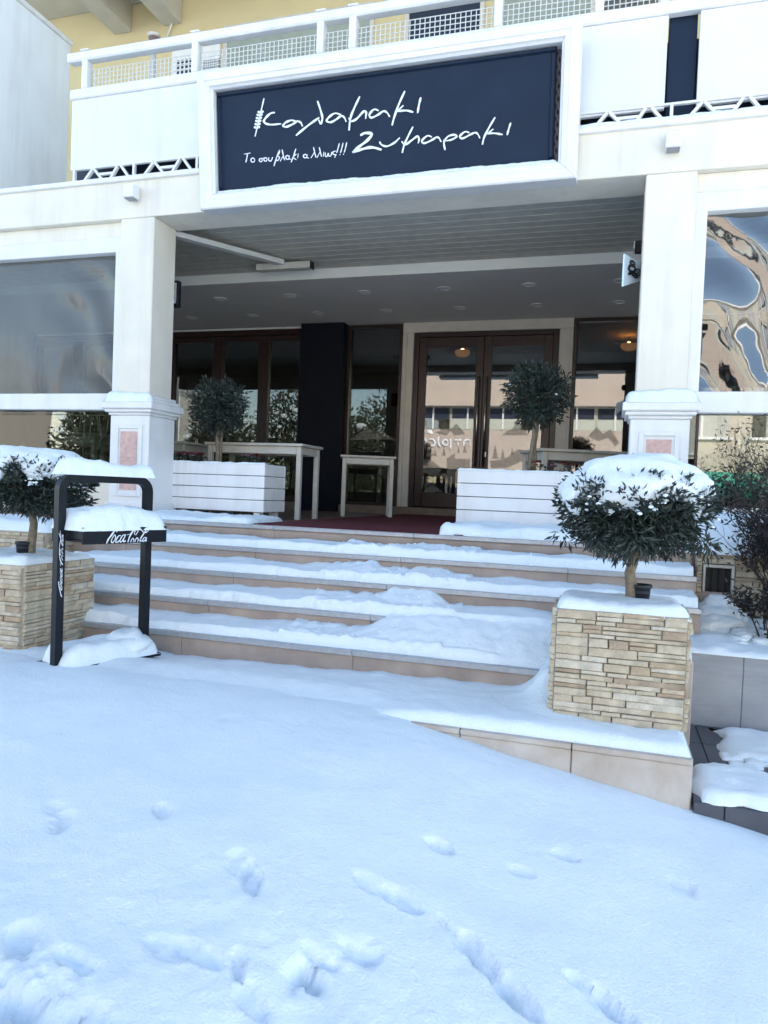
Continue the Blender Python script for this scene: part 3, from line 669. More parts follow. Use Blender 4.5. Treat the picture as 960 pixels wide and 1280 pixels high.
# ================================================================== THINGS
# ------------------------------------------------------------------ the big sign, leaning forward at the top
SZ0, SY0, LEAN = 2.66, .20, .115
def sgn(u, v, off=0.):
    d = ray(u, v)   # plane: y = SY0 + off - LEAN * (z - SZ0)
    t = (SY0 + off - LEAN * (CAM[2] - SZ0) - CAM[1]) / (d[1] + LEAN * d[2]); return CAM + d * t
sn = Vector((0, -1, -LEAN)).normalized()
cor = [sgn(u, v) for u, v in ((248, 261), (721, 223), (726, 22), (246, 88))]
sx0 = (cor[0][0] + cor[3][0]) / 2; sx1 = (cor[1][0] + cor[2][0]) / 2; h0 = (cor[0][2] + cor[1][2]) / 2; h1 = (cor[2][2] + cor[3][2]) / 2
SG = thing('restaurant_sign', 'large navy sign with white handwritten lettering in a white moulded frame', 'sign', ((sx0 + sx1) / 2, .3, h0))
def sp(x, z, d): # point on the sign: d = distance behind the frame face
    p = Vector((x, SY0 - LEAN * (z - SZ0), z)) - sn * d; return p
prof = [(0, .2), (0, .012), (.012, 0), (.07, 0), (.078, .01), (.112, .014), (.12, .03), (.135, .045), (.135, .2)]
def cornerpts(i, a, d):
    x, z = ((sx0 + a, h0 + a), (sx1 - a, h0 + a), (sx1 - a, h1 - a), (sx0 + a, h1 - a))[i]; return sp(x, z, d)
for i in range(4):
    j = (i + 1) % 4; A = [cornerpts(i, a, d) for a, d in prof]; Bq = [cornerpts(j, a, d) for a, d in prof]
    e = (Bq[0] - A[0]).normalized() * .0012; A = [p + e for p in A]; Bq = [p - e for p in Bq]; n_ = len(prof)
    mesh('frame_board', A + Bq, [(k, k + 1, n_ + k + 1, n_ + k) for k in range(n_ - 1)] + [tuple(range(n_))[::-1], tuple(range(n_, 2 * n_)), (n_ - 1, 0, n_, 2 * n_ - 1)], WHITE, SG)
# dark board, fitted a little short of the frame on the right
q0, q1 = sgn(270, 215, .1), sgn(694, 120, .1)
bx0_, bx1_ = sx0 + .137, q1[0]; bz0, bz1 = h0 + .137, h1 - .137
def slab(name, x0, x1, z0, z1, d0, d1, m, parent, bev=0.):
    f_ = [sp(x, z, d0) for x, z in ((x0 + bev, z0 + bev), (x1 - bev, z0 + bev), (x1 - bev, z1 - bev), (x0 + bev, z1 - bev))]; b_ = [sp(x, z, d1) for x, z in ((x0, z0), (x1, z0), (x1, z1), (x0, z1))]
    return mesh(name, f_ + b_, [(0, 1, 2, 3), (7, 6, 5, 4), (0, 4, 5, 1), (1, 5, 6, 2), (2, 6, 7, 3), (3, 7, 4, 0)], m, parent)
bd_ = slab('sign_board', bx0_, bx1_, bz0, bz1, .105, .16, NAVY, SG)
for a in ((bx0_, bx0_ + .04, bz0 + .0405, bz1 - .0405), (bx1_ - .04, bx1_, bz0 + .0405, bz1 - .0405), (bx0_, bx1_, bz0, bz0 + .04), (bx0_, bx1_, bz1 - .04, bz1)):
    slab('board_edge', *a, .085, .1045, NAVY, bd_, .01)
slab('sign_backing', sx0 + .02, sx1 - .02, h0 + .02, h1 - .02, .19, .198, mat('lattice_brown', (.06, .04, .04), .7, .2), SG)
for k in range(9):
    z = bz0 + .02 + k * (bz1 - bz0) / 9; 
    for sg in (-1, 1): 
        p0, p1 = sp(bx1_ - .005, z + (.0 if sg > 0 else .1), .17 + .006 * sg), sp(sx1 - .14, z + (.1 if sg > 0 else .0), .17 + .006 * sg); bar('lattice_bar', p0, p1, .016, .008, mat('lattice_mauve', (.2, .17, .18), .7, .1), SG, sn)
c4 = lambda L, w_: [([(290 + a / 5.053, 100 + b / 5.053) for a, b in pts], w_ / 5.053) for pts in L]
c5 = lambda L, w_: [([(430 + a / 4.364, 110 + b / 4.364) for a, b in pts], w_ / 4.364) for pts in L]
SP = lambda u, v: sgn(u, v, .105)
LN = (0, -1, -LEAN)
W1 = c4([[(204, 116), (190, 175), (170, 260), (147, 358)]], 9) + c4([[(a - 19, b + 2), (a, b + 5), (a + 19, b - 2)] for a, b in ((182, 200), (176, 218), (171, 238), (167, 257), (163, 277), (159, 297))], 15)
W1 += c4([[(272, 207), (245, 212), (215, 240), (203, 262), (215, 276), (250, 283), (312, 278)]], 14)
W1 += c4([[(405, 262), (375, 256), (340, 270), (325, 290), (345, 297), (385, 280), (412, 262), (435, 270), (447, 294)], [(541, 133), (560, 190), (572, 240), (562, 276), (548, 252)], [(552, 238), (480, 290), (405, 352)],
          [(690, 220), (650, 212), (612, 238), (600, 260), (625, 268), (660, 250), (690, 228), (710, 238), (722, 265)], [(808, 105), (775, 175), (750, 240), (740, 320)], [(738, 240), (755, 262), (790, 245), (830, 202), (848, 204), (845, 246)]], 14)
W1 += c5([[(190, 125), (165, 118), (140, 145), (150, 163), (185, 148), (215, 128), (235, 135), (250, 158)], [(333, 17), (300, 90), (275, 160), (263, 205)], [(325, 96), (288, 130)], [(288, 128), (340, 124), (379, 133)], [(420, 52), (410, 92), (402, 138)]], 12)
strokes('lettering', W1, SP, LETTER, bd_, .004, LN)
W2 = c5([[(90, 260), (115, 247), (152, 252), (130, 285), (85, 320), (46, 352)], [(46, 352), (110, 332), (155, 325), (206, 338)]], 16) + c5([[(195, 293), (205, 310), (235, 319), (275, 300), (305, 272)], [(377, 212), (350, 265), (330, 310), (318, 355)], [(315, 292), (335, 310), (365, 290), (400, 265), (410, 278), (405, 303)],
          [(480, 268), (455, 262), (425, 290), (440, 302), (480, 285), (505, 270), (520, 275), (530, 295)], [(549, 280), (546, 305), (552, 340)], [(545, 292), (570, 264), (605, 256), (614, 266), (590, 282), (555, 290)],
          [(685, 245), (660, 240), (632, 265), (648, 276), (690, 255), (715, 245), (730, 252), (742, 275)], [(825, 160), (790, 220), (765, 270), (755, 310)], [(815, 225), (780, 252)], [(780, 250), (820, 248), (866, 255)], [(910, 190), (900, 222), (890, 258)]], 11)
strokes('lettering', W2, SP, LETTER, bd_, .004, LN)
W3 = c4([[(78, 469), (118, 462)], [(99, 466), (95, 495), (88, 522)], circ(133, 507, 12, 13), circ(183, 507, 10, 10), [(183, 497), (205, 494)], circ(213, 503, 10, 11), [(234, 490), (233, 508), (248, 512), (258, 488)],
          [(302, 442), (285, 485), (266, 545)], [(302, 442), (300, 465), (288, 475), (301, 490), (292, 508), (278, 508)], [(318, 440), (326, 480), (334, 508)], [(325, 480), (305, 515)], circ(352, 490, 11, 12), [(364, 478), (362, 496), (372, 503)],
          [(405, 435), (390, 480), (374, 522)], [(408, 468), (388, 488), (408, 505)], [(420, 465), (416, 494)], circ(463, 482, 11, 11), [(476, 470), (474, 488), (486, 495)], [(516, 425), (524, 460), (532, 492)], [(521, 458), (500, 494)],
          [(552, 425), (560, 458), (567, 486)], [(557, 455), (538, 492)], [(582, 455), (578, 484)], [(592, 460), (589, 478), (600, 484), (610, 464), (612, 480), (625, 480), (632, 455)], [(656, 450), (640, 455), (640, 470), (654, 474), (650, 492)],
          [(680, 400), (670, 435), (662, 462)], [(660, 470), (658, 476)], [(703, 398), (694, 435), (686, 462)], [(684, 470), (682, 476)], [(726, 395), (717, 435), (709, 460)], [(707, 466), (705, 473)]], 7)
tag(strokes('lettering', W3, SP, LETTER, bd_, .004, LN), kind='stuff')
pillow('snow_layer', sx0 + .15, sx1 - .15, -.04, .04, 0, .018, SG, 5, .02, .02, .4, .01, Matrix.Translation(sp(0, h0 + .134, .07)))

# ------------------------------------------------------------------ lamps, brackets
def flood(u, v, label):
    p = py(u, v, YP); f = thing('floodlight', label, 'floodlight', p, 'floodlights on the beam')
    box('lamp_body', p[0] - .055, p[0] + .055, YP - .12, YP - .015, p[2] - .06, p[2] + .06, WHITE, f, .008); box('bracket', p[0] - .03, p[0] + .03, YP - .016, YP - .0005, p[2] - .03, p[2] + .03, WHITE, f, .003)
    box('lens', p[0] - .045, p[0] + .045, YP - .11, YP - .03, p[2] - .068, p[2] - .0605, mat('lens_grey', (.25, .25, .27), .3, .05), f, .003)
flood(170, 244, 'small white box floodlight on the beam beside the left end of the sign frame'.replace('left end', 'skewer end'))
flood(841, 182, 'small white box floodlight on the beam under the navy balcony post')
for k in range(7):
    for row, y in enumerate((3.2, 4.12)):
        x = -6.02 + k
        o = thing('ceiling_downlight', 'round recessed downlight in the grey ceiling row ' + ('nearer the awning arm' if row == 0 else 'closer to the entrance door'), 'ceiling light', (x, y, 2.765), 'downlights in the terrace ceiling')
        bm = bmesh.new(); seg = 24; r0, r1 = .085, .065
        for a_, z_ in (('o', 0),):
            rings = [[bm.verts.new((x + r * math.cos(q * 2 * math.pi / seg), y + r * math.sin(q * 2 * math.pi / seg), z)) for q in range(seg)] for r, z in ((r0, 2.7648), (r0 - .004, 2.757), (r1, 2.757), (r1, 2.7645))]
            for ra, rb in zip(rings, rings[1:]):
                for q in range(seg): bm.faces.new((ra[q], ra[(q + 1) % seg], rb[(q + 1) % seg], rb[q]))
        bm_obj('trim_ring', bm, WHITE, o, True)
        bm = bmesh.new(); bmesh.ops.create_circle(bm, cap_ends=True, segments=24, radius=.064, matrix=Matrix.Translation((x, y, 2.762))); bm_obj('lens', bm, DOWN, o)
aw = thing('folding_awning', 'pale folding awning arm under the plank ceiling', 'awning arm', py(215, 292, .82))
a0, a1 = Vector(py(214, 292, .82)), Vector(py(352, 327, 2.1)); a1.z = min(a1.z, 2.82)
bar('arm', a0, a1, .09, .05, CEILW, aw, (0, 0, 1)); e0 = Vector(py(320, 326, 2.1)); e1 = Vector(py(387, 325, 2.1)); bar('arm_housing', (e0.x, 2.16, a1.z - .03), (e1.x, 2.16, a1.z - .03), .1, .07, PLANK, aw, (0, 0, 1)); box('end_cap', e1.x, e1.x + .012, 2.11, 2.21, a1.z - .07, a1.z + .01, BLACK, aw, .003)
hk = thing('awning_bracket', 'small dark awning bracket on the pillar above the projecting plaque', 'bracket', py(798, 308, .95))
p = py(797, 308, .95); box('bracket_plate', p[0] - .02, p[0] + .05, .95, 1.0, p[2] - .05, p[2] + .05, BLACK, hk, .006); box('bracket_arm', p[0] - .03, p[0] - .021, .9, 1.05, p[2] - .03, p[2] + .03, PLANK, hk, .004)
# projecting plaques
pq = thing('projecting_sign', 'glossy white plaque with a black emblem projecting from the pillar', 'sign', py(800, 340, .8))
pc = [Vector(py(781, 317, .45)), Vector(py(803, 330, .78)), Vector(py(803, 350, .78)), Vector(py(779, 358, .45))]
nq = (pc[1] - pc[0]).cross(pc[3] - pc[0]).normalized()
if nq.y > 0: nq = -nq
def plate(nm, f, lift, th, m, parent):
    c = sum(pc, Vector()) / 4; A = [c + (q - c) * f + nq * lift for q in pc]; Bk = [q - nq * th for q in A]
    return mesh(nm, A + Bk, [(0, 1, 2, 3), (7, 6, 5, 4), (0, 4, 5, 1), (1, 5, 6, 2), (2, 6, 7, 3), (3, 7, 4, 0)], m, parent)
plate('plaque', 1., 0, .012, mat('plaque_sky_tint', (.62, .72, .8), .12, .03), pq)  # blue of the reflected sky is mixed into the white base colour
def pqp(u, v): # 0..1 on the plaque
    return pc[0] + (pc[1] - pc[0]) * u + (pc[3] - pc[0]) * v + ((pc[2] - pc[1]) - (pc[3] - pc[0])) * u * v
em = [(circ(.42, .2, .12, .07), .1), (circ(.40, .42, .17, .12), .12), ([(.2, .62), (.5, .58), (.7, .7)], .12), ([(.3, .5), (.55, .75), (.75, .8)], .1), (circ(.72, .55, .16, .16), .06), ([(.58, .42), (.86, .7)], .05), ([(.86, .42), (.58, .7)], .05)]
strokes('emblem', em, lambda u, v: pqp(u, v), BLACK, pq, .004, nq)
bar('bracket', pc[1] + Vector((0, .02, 0)), Vector((.14, .8, pc[1].z)), .02, .02, BLACK, pq); bar('bracket', pc[2] + Vector((0, .02, 0)), Vector((.14, .8, pc[2].z)), .02, .02, BLACK, pq)
wb_ = thing('wall_box', 'small black framed box with a white face on the pillar inside the terrace', 'sign', py(215, 366, .9))
qa, qb = py(209, 351, .9), py(222, 383, .9)
box('frame', qa[0] - .06, qb[0], .9, .96, qb[2], qa[2], BLACK, wb_, .006)
box('face', qa[0] - .04, qb[0] - .018, .893, .899, qb[2] + .03, qa[2] - .025, mat('box_face', (.6, .62, .64), .4, .05), wb_, .002)
for k in range(2): box('face_mark', qa[0] - .02, qb[0] - .035, .887, .892, qb[2] + .06 + .1 * k, qb[2] + .11 + .1 * k, BLACK, wb_, .001)
# interior wall lamps
for u, v, lab in ((578, 440, 'warm lit pendant lamp seen through the entrance door'), (786, 432, 'warm lit pendant lamp seen through the window beside the door')):
    p = py(u, v, 6.1); L_ = thing('pendant_lamp', lab, 'pendant lamp', p, 'lit lamps inside')
    bm = bmesh.new(); bmesh.ops.create_uvsphere(bm, u_segments=20, v_segments=12, radius=.12, matrix=Matrix.Translation(p) @ Matrix.Diagonal((1, 1, .7, 1))); bmesh.ops.delete(bm, geom=[q for q in bm.verts if q.co.z > p[2] + .03], context='VERTS'); bm_obj('lamp_bowl', bm, mat('amber_glass', (.7, .4, .15), .4, .1, emit=((1, .45, .13), .1)), L_, True)
    bm = bmesh.new(); bmesh.ops.create_uvsphere(bm, u_segments=12, v_segments=8, radius=.035, matrix=Matrix.Translation((p[0], p[1], p[2] + .02))); bm_obj('bulb', bm, WARM, L_, True)
    tube('lamp_cord', [(p[0], p[1], p[2] + .05), (p[0], p[1], 2.77)], .006, BLACK, L_, 6)

# ------------------------------------------------------------------ carpet
cp = box('carpet', -2.82, -1.0, .06, 4.70, .001, .012, CARPET, None, .002); tag(cp, 'dark red carpet runner from the top step to the entrance door', 'carpet')
ts = thing('terrace_snow', 'thin snow blown along the terrace edge under the white box planter with red flowers', 'snow', (-3.5, .3, 0)); pillow('snow_layer', -4.05, -2.84, .05, .74, .0, .055, ts, 30, .09, .02, .4, .05)
ts = thing('terrace_snow', 'bank of snow on the terrace edge beneath the white box planter near the projecting plaque', 'snow', (-.5, .3, 0)); pillow('snow_layer', -1.27, .52, .05, .76, .0, .095, ts, 31, .09, .02, .4, .05)

# ------------------------------------------------------------------ leaves and trees
def leaf_crown(name, c, rad, n, ln, wd, m, parent, seed, shell=.5, hang=0., flat_top=1.):
    rr_ = random.Random(seed); vs_, fs = [], []; c = Vector(c)
    for i in range(n):
        while True:
            d = Vector((rr_.gauss(0, 1), rr_.gauss(0, 1), rr_.gauss(0, 1)))
            if d.length > .1: break
        d.normalize(); bump_ = 1 + .26 * N(d.x * 1.5, d.y * 1.5, d.z * 1.5 + seed, 1.9) + .07 * N(d.x, d.y, d.z + seed, 5.)
        r = (rr_.random() ** shell) * bump_
        p = c + Vector((d.x * rad[0], d.y * rad[1], d.z * rad[2])) * r
        o = (d + Vector((rr_.uniform(-.9, .9), rr_.uniform(-.9, .9), rr_.uniform(-.9, .9) - hang))).normalized()
        s = o.cross(Vector((rr_.uniform(-1, 1), rr_.uniform(-1, 1), rr_.uniform(-1, 1)))).normalized(); k = rr_.uniform(.65, 1.3); L_ = ln * k; W_ = wd * k * .5; up_ = o.cross(s) * (L_ * .08)
        b = len(vs_); vs_ += [p, p + o * L_ * .45 + s * W_, p + o * L_ + up_, p + o * L_ * .45 - s * W_, p + o * L_ * .5 - up_]
        fs += [(b, b + 1, b + 4), (b + 1, b + 2, b + 4), (b + 2, b + 3, b + 4), (b + 3, b, b + 4)]
    return mesh(name, vs_, fs, m, parent)
def trunk_part(parent, base, top, r0, r1, seed, m=BARK):
    rr_ = random.Random(seed); b, t = Vector(base), Vector(top); pts = [b.lerp(t, k / 6) + Vector((rr_.uniform(-.008, .008), rr_.uniform(-.008, .008), 0)) * (1 if 0 < k < 6 else 0) for k in range(7)]
    tr_ = tube('trunk', pts, [r0 + (r1 - r0) * k / 6 for k in range(7)], m, parent, 10); return tr_
def limbs(parent, top, c, rad, n, seed, r=.007, m=BARK):
    rr_ = random.Random(seed); bm = bmesh.new()
    for i in range(n):
        a = rr_.uniform(0, 2 * math.pi); e = rr_.uniform(-.2, 1.2); d = Vector((math.cos(a) * math.cos(e) * rad[0], math.sin(a) * math.cos(e) * rad[1], math.sin(e) * rad[2])) * rr_.uniform(.6, .95)
        q = Vector(c) + d; mid = Vector(top).lerp(q, .5) + Vector((0, 0, .02)); bm_tube(bm, [top, mid, q], [r, r * .7, r * .3], 5)
    bm_obj('branch', bm, m, parent, True)
def snow_dome(parent, c, rad, seed, lo=(.8, 1.5), amp=.12, z_lift=.0, front=None):
    """heap of snow over a crown: smooth on top, ragged round its lower edge"""
    seg, rg = 84, 26; vs_, fs = [], []; c = Vector(c)
    for j in range(rg + 1):
        for i in range(seg):
            ph = 2 * math.pi * i / seg; x_, y_ = math.cos(ph), math.sin(ph)
            edge_ = lo[0] + (lo[1] - lo[0]) * max(0, min(1, .5 + .75 * N(x_ * 1.4, y_ * 1.4, seed, 2.2))) + .2 * N(x_, y_, seed + 3, 5.) + .14 * N(x_, y_, seed + 3, 13.)
            th = edge_ * j / rg; d = Vector((math.sin(th) * x_, math.sin(th) * y_, math.cos(th)))
            k = 1 + amp * N(d.x, d.y, d.z + seed, 1.8) + amp * .35 * N(d.x, d.y, d.z + seed, 5.5) + .03 * N(d.x, d.y, d.z + seed, 13.)
            k *= 1 - .1 * max(0, (j / rg - .8) / .2) ** 2
            sq = max(1e-4, math.sin(min(th, 1.57))) ** -.28 if th < 1.57 else 1.; d.x *= sq; d.y *= sq
            vs_.append(c + Vector((d.x * rad[0], d.y * rad[1], d.z * rad[2] + z_lift)) * 1 * k)
    for j in range(rg):
        for i in range(seg): a = j * seg + i; b = j * seg + (i + 1) % seg; fs.append((a, a + seg, b + seg, b))
    o = mesh('snow_cap', vs_, fs, SNOW, parent, True); so = o.modifiers.new('thickness', 'SOLIDIFY'); so.thickness = .05; so.offset = -1; return o
def snow_clumps(parent, c, rad, n, seed, zr=(-.5, .35), rs=(.012, .035), fr=.97):
    rr_ = random.Random(seed); bm = bmesh.new()
    for i in range(n):
        a = rr_.uniform(0, 2 * math.pi); zz = rr_.uniform(*zr); q = math.sqrt(1 - zz * zz)
        lump_bm(bm, Vector(c) + Vector((math.cos(a) * q * rad[0], math.sin(a) * q * rad[1], zz * rad[2])) * fr, rr_.uniform(*rs), i + seed, 2, .7)
    tag(bm_obj('snow_clump', bm, SNOW, parent, True), kind='stuff')

def snow_fringe(parent, c, rad, n, seed):
    rr_ = random.Random(seed); bm = bmesh.new()
    for i in range(n):
        a = rr_.uniform(0, 2 * math.pi); zz = rr_.gauss(.12, .17); zz = max(-.35, min(.5, zz)); q = math.sqrt(1 - zz * zz); b = Vector(c) + Vector((math.cos(a) * q * rad[0], math.sin(a) * q * rad[1], zz * rad[2]))
        for k in range(rr_.randint(3, 9)): lump_bm(bm, b + Vector((rr_.gauss(0, .022), rr_.gauss(0, .022), rr_.gauss(0, .012))), rr_.uniform(.004, .014), i * 9 + k, 1, .6)
    tag(bm_obj('snow_clump', bm, SNOW, parent, True), kind='stuff')
def leaf_band(parent, c, rad, n, seed, z0=-.1, z1=.6):
    rr_ = random.Random(seed); vs_, fs = [], []
    for i in range(n):
        a = rr_.uniform(0, 2 * math.pi); zz = z0 + (z1 - z0) * rr_.random() ** 2.2; q = math.sqrt(1 - zz * zz); d = Vector((math.cos(a) * q, math.sin(a) * q, zz)); cl = N(d.x, d.y, d.z + seed, 3.2)
        if cl < -.02: continue
        p = Vector(c) + Vector((d.x * rad[0], d.y * rad[1], d.z * rad[2])) * rr_.uniform(.93, 1.02); o = (d * .6 + Vector((rr_.uniform(-1, 1), rr_.uniform(-1, 1), rr_.uniform(-.4, 1)))).normalized(); s_ = o.cross(d + Vector((.1, .2, .3))).normalized() * .0065; L_ = rr_.uniform(.03, .055)
        L_ *= .85; b = len(vs_); vs_ += [p, p + o * L_ * .45 + s_, p + o * L_, p + o * L_ * .45 - s_]; fs.append((b, b + 1, b + 2, b + 3))
    tag(mesh('loose_leaves', vs_, fs, LEAF, parent), kind='stuff')
def stone_planter(name, x0, x1, y0, y1, z0, z1, label, seed):
    p = thing(name, label, 'planter', ((x0 + x1) / 2, (y0 + y1) / 2, z0))
    for a in ((x0, x1, y0, y0 + .03), (x0, x1, y1 - .03, y1), (x0, x0 + .03, y0 + .03, y1 - .03), (x1 - .03, x1, y0 + .03, y1 - .03)): box('planter_wall', a[0], a[1], a[2], a[3], z0, z1 - .006, KERB, p, 0)
    box('soil', x0 + .03, x1 - .03, y0 + .03, y1 - .03, z0, z1 - .05, SOIL, p, 0)
    H = z1 - z0
    clad(p, (x0, y0, z0), (1, 0, 0), (0, -1, 0), x1 - x0, H, seed); clad(p, (x1, y0, z0), (0, 1, 0), (1, 0, 0), y1 - y0, H, seed + 1)
    clad(p, (x0, y1, z0), (0, -1, 0), (-1, 0, 0), y1 - y0, H, seed + 2); clad(p, (x1, y1, z0), (-1, 0, 0), (0, 1, 0), x1 - x0, H, seed + 3)
    for cx_, cy_, in ((x0, y0), (x1, y0)):
        pass
    pillow('snow_layer', x0 - .012, x1 + .012, y0 - .012, y1 + .012, z1 - .012, .055, p, seed, .06, .018, .35, .01)
    return p
PZ1 = -.205
stone_planter('stone_planter', -.225, .355, -1.84, -1.36, -.725, PZ1, 'square ledger-stone planter standing on the landing kerb beside the marble wall', 61)
stone_planter('stone_planter', -4.0, -3.37, -1.84, -1.22, -.80, PZ1 - .01, 'square ledger-stone planter behind the black display stand', 71)
# olive standards under snow
def olive(u_t, v_base, v_top, yy, c_px, rad, label, seed, n=4000):
    base = py(u_t, v_base, yy); t = thing('olive_tree', label, 'tree', base, 'snow-capped olive standards'); 
    c = Vector(py(c_px[0], c_px[1], yy)); top = Vector((c.x, c.y, c.z - rad[2] * .55))
    trunk_part(t, (base[0], base[1], base[2] - .03), top, .03, .022, seed); limbs(t, top, c, rad, 14, seed)
    leaf_crown('crown', c, rad, int(n * 1.5), .042, .0115, LEAF, t, seed, .42, .15)
    for k, q in enumerate(random.Random(seed).sample(range(360), 9)):
        a = math.radians(q); tip = c + Vector((math.cos(a) * rad[0] * 1.0, math.sin(a) * rad[1], -rad[2] * .55)); _sp = leaf_crown('sprig', tip, (.06, .06, .06), 26, .055, .014, LEAF, t, seed * 10 + k, .6, .7); _sp['kind'] = 'stuff'
    return t, c
rt_, c = olive(787, 752, 700, -1.6, (793, 640), (.335, .33, .235), 'clipped olive tree heaped with snow in the stone planter by the marble wall', 5, 6200)
snow_dome(rt_, c + Vector((0, 0, .04)), (.36, .355, .24), 6, (1.3, 2.0)); snow_fringe(rt_, c + Vector((0, 0, .02)), (.345, .34, .25), 50, 9); leaf_band(rt_, c + Vector((0, 0, .04)), (.37, .365, .245), 3600, 77)
leaf_crown('top_sprig', c + Vector((.06, -.12, .24)), (.08, .05, .03), 14, .05, .013, LEAF, rt_, 91, .6); leaf_crown('top_sprig', c + Vector((-.12, -.29, .1)), (.09, .04, .04), 14, .05, .013, LEAF, rt_, 92, .6); leaf_crown('top_sprig', c + Vector((.16, -.27, .1)), (.09, .05, .05), 26, .05, .013, LEAF, rt_, 93, .6)
lt_, c = olive(38, 700, 650, -1.55, (42, 607), (.36, .33, .2), 'clipped olive tree heaped with snow behind the black display stand', 15, 5200)
snow_dome(lt_, c + Vector((-.02, 0, .04)), (.37, .35, .215), 16, (1.1, 1.9)); snow_fringe(lt_, c + Vector((0, 0, .02)), (.355, .34, .215), 50, 19); leaf_band(lt_, c + Vector((0, 0, .04)), (.375, .36, .225), 3000, 78)
def nursery_pot(p, label):
    o = thing('plant_pot', label, 'pot', p); bm = bmesh.new(); seg = 20
    rings = [[bm.verts.new((p[0] + r * math.cos(q * 2 * math.pi / seg), p[1] + r * math.sin(q * 2 * math.pi / seg), p[2] + z)) for q in range(seg)] for r, z in ((.038, 0), (.046, .075), (.052, .076), (.052, .092), (.046, .092), (.044, .05))]
    for ra, rb in zip(rings, rings[1:]):
        for q in range(seg): bm.faces.new((ra[q], ra[(q + 1) % seg], rb[(q + 1) % seg], rb[q]))
    bm.faces.new(rings[0][::-1]); bm_obj('pot_shell', bm, POT, o, True)
    bm = bmesh.new(); bmesh.ops.create_circle(bm, cap_ends=True, segments=20, radius=.0445, matrix=Matrix.Translation((p[0], p[1], p[2] + .055))); bm_obj('soil', bm, SOIL, o)
pp = py(799, 757, -1.58); nursery_pot((pp[0] + .005, -1.58, PZ1 + .02), 'small dark plastic pot beside the olive trunk in the stone planter by the marble wall')
pp = py(29, 697, -1.58); nursery_pot((pp[0], -1.58, PZ1 + .015), 'small dark plastic pot beside the olive trunk behind the display stand')

# white plank planters with little olive balls
def plank_planter(x0, x1, y0, y1, label):
    p = thing('box_planter', label, 'planter', ((x0 + x1) / 2, (y0 + y1) / 2, 0), 'white plank planters'); z0, z1 = .075, .53; n = 4; h_ = (z1 - z0) / n
    for i in range(n):
        za, zb = z0 + i * h_ + .003, z0 + (i + 1) * h_ - .003
        box('plank', x0, x1, y0, y0 + .022, za, zb, BOARDW, p, .004); box('plank', x0, x1, y1 - .022, y1, za, zb, BOARDW, p, .004)
        box('plank', x0 + .002, x0 + .022, y0 + .0225, y1 - .0225, za, zb, BOARDW, p, .004); box('plank', x1 - .022, x1 - .002, y0 + .0225, y1 - .0225, za, zb, BOARDW, p, .004)
    box('inner_lining', x0 + .0235, x1 - .0235, y0 + .0235, y1 - .0235, .08, .47, SOIL, p, 0)
    for a in (x0 + .05, x1 - .12):
        for b in (y0 + .03, y1 - .1): box('foot', a, a + .07, b, b + .07, 0, .074, BOARDW, p, .003)
    pillow('snow_layer', x0 - .004, x1 + .004, y0 - .004, y0 + .06, z1 - .003, .014, p, int(x0 * 10), .02, .02, .4, .004)
    return p
plank_planter(-4.22, -3.09, .78, 1.24, 'long white plank box planter with red flowers in front of the tables')
plank_planter(-1.27, -.14, .78, 1.24, 'long white plank box planter on the terrace beside the red carpet, clear of the door')
def ball(u_t, c_px, r, yy, label, seed, n=4000):
    base = py(u_t, 575, yy); t = thing('olive_tree', label, 'tree', (base[0], yy, .47), 'bare-topped olive balls'); c = Vector(py(c_px[0], c_px[1], yy)); top = Vector((c.x, yy, c.z - r * .5))
    trunk_part(t, (base[0], yy, .46), top, .022, .018, seed); trunk_part(t, (base[0] + .035, yy + .02, .46), (top.x + .02, yy + .02, top.z), .014, .012, seed + 1); limbs(t, top, c, (r, r, r), 12, seed)
    leaf_crown('crown', c, (r, r, r), n, .05, .015, LEAF, t, seed, .5); 
    for k in range(9):
        a = k * .7; _sp = leaf_crown('sprig', c + Vector((math.cos(a) * r, math.sin(a * 1.7) * r * .5, math.sin(a) * r)) * .92, (.06, .06, .06), 26, .055, .014, LEAF, t, seed * 7 + k, .6); _sp['kind'] = 'stuff'
    snow_clumps(t, c, (r, r, r), 3, seed, (-.3, .5), (.006, .012), .98)
ball(271, (274, 508), .262, 1.02, 'small clipped olive ball tree in the white planter with red flowers', 25)
ball(661, (672, 494), .265, 1.02, 'small clipped olive ball tree in the white planter beside the red carpet', 35)
# bedding flowers
rr = random.Random(3)
def flower(x, y, z, i, where):
    f = thing('flower', 'small red bedding flower with green leaves in the white planter ' + where, 'flower', (x, y, z - .06), 'bedding flowers ' + where)
    bm = bmesh.new()
    for k in range(rr.randint(4, 6)):
        c = Vector((x + rr.uniform(-.03, .03), y + rr.uniform(-.03, .03), z + rr.uniform(-.01, .03)))
        for q in range(5):
            a = q * 1.256 + rr.random(); d = Vector((math.cos(a), math.sin(a), .25)); s = Vector((-math.sin(a), math.cos(a), 0)); bm.faces.new([bm.verts.new(c), bm.verts.new(c + d * .018 + s * .014), bm.verts.new(c + d * .034), bm.verts.new(c + d * .018 - s * .014)])
    bm_obj('bloom', bm, PETAL if i % 3 else PETALW, f); leaf_crown('foliage', (x, y, z - .025), (.04, .04, .03), 24, .035, .016, LEAF, f, i + 300, .6)
for i in range(11): flower(-4.1 + i * .035 + rr.uniform(-.01, .01) if i < 9 else -3.35 + .08 * i - .7, rr.uniform(.84, .9), .6, i, 'beside the pillar'.replace('beside', 'next to'))
for i in range(3): flower(-.62 + i * .12, rr.uniform(.86, .93), .59, 20 + i, 'next to the red carpet')

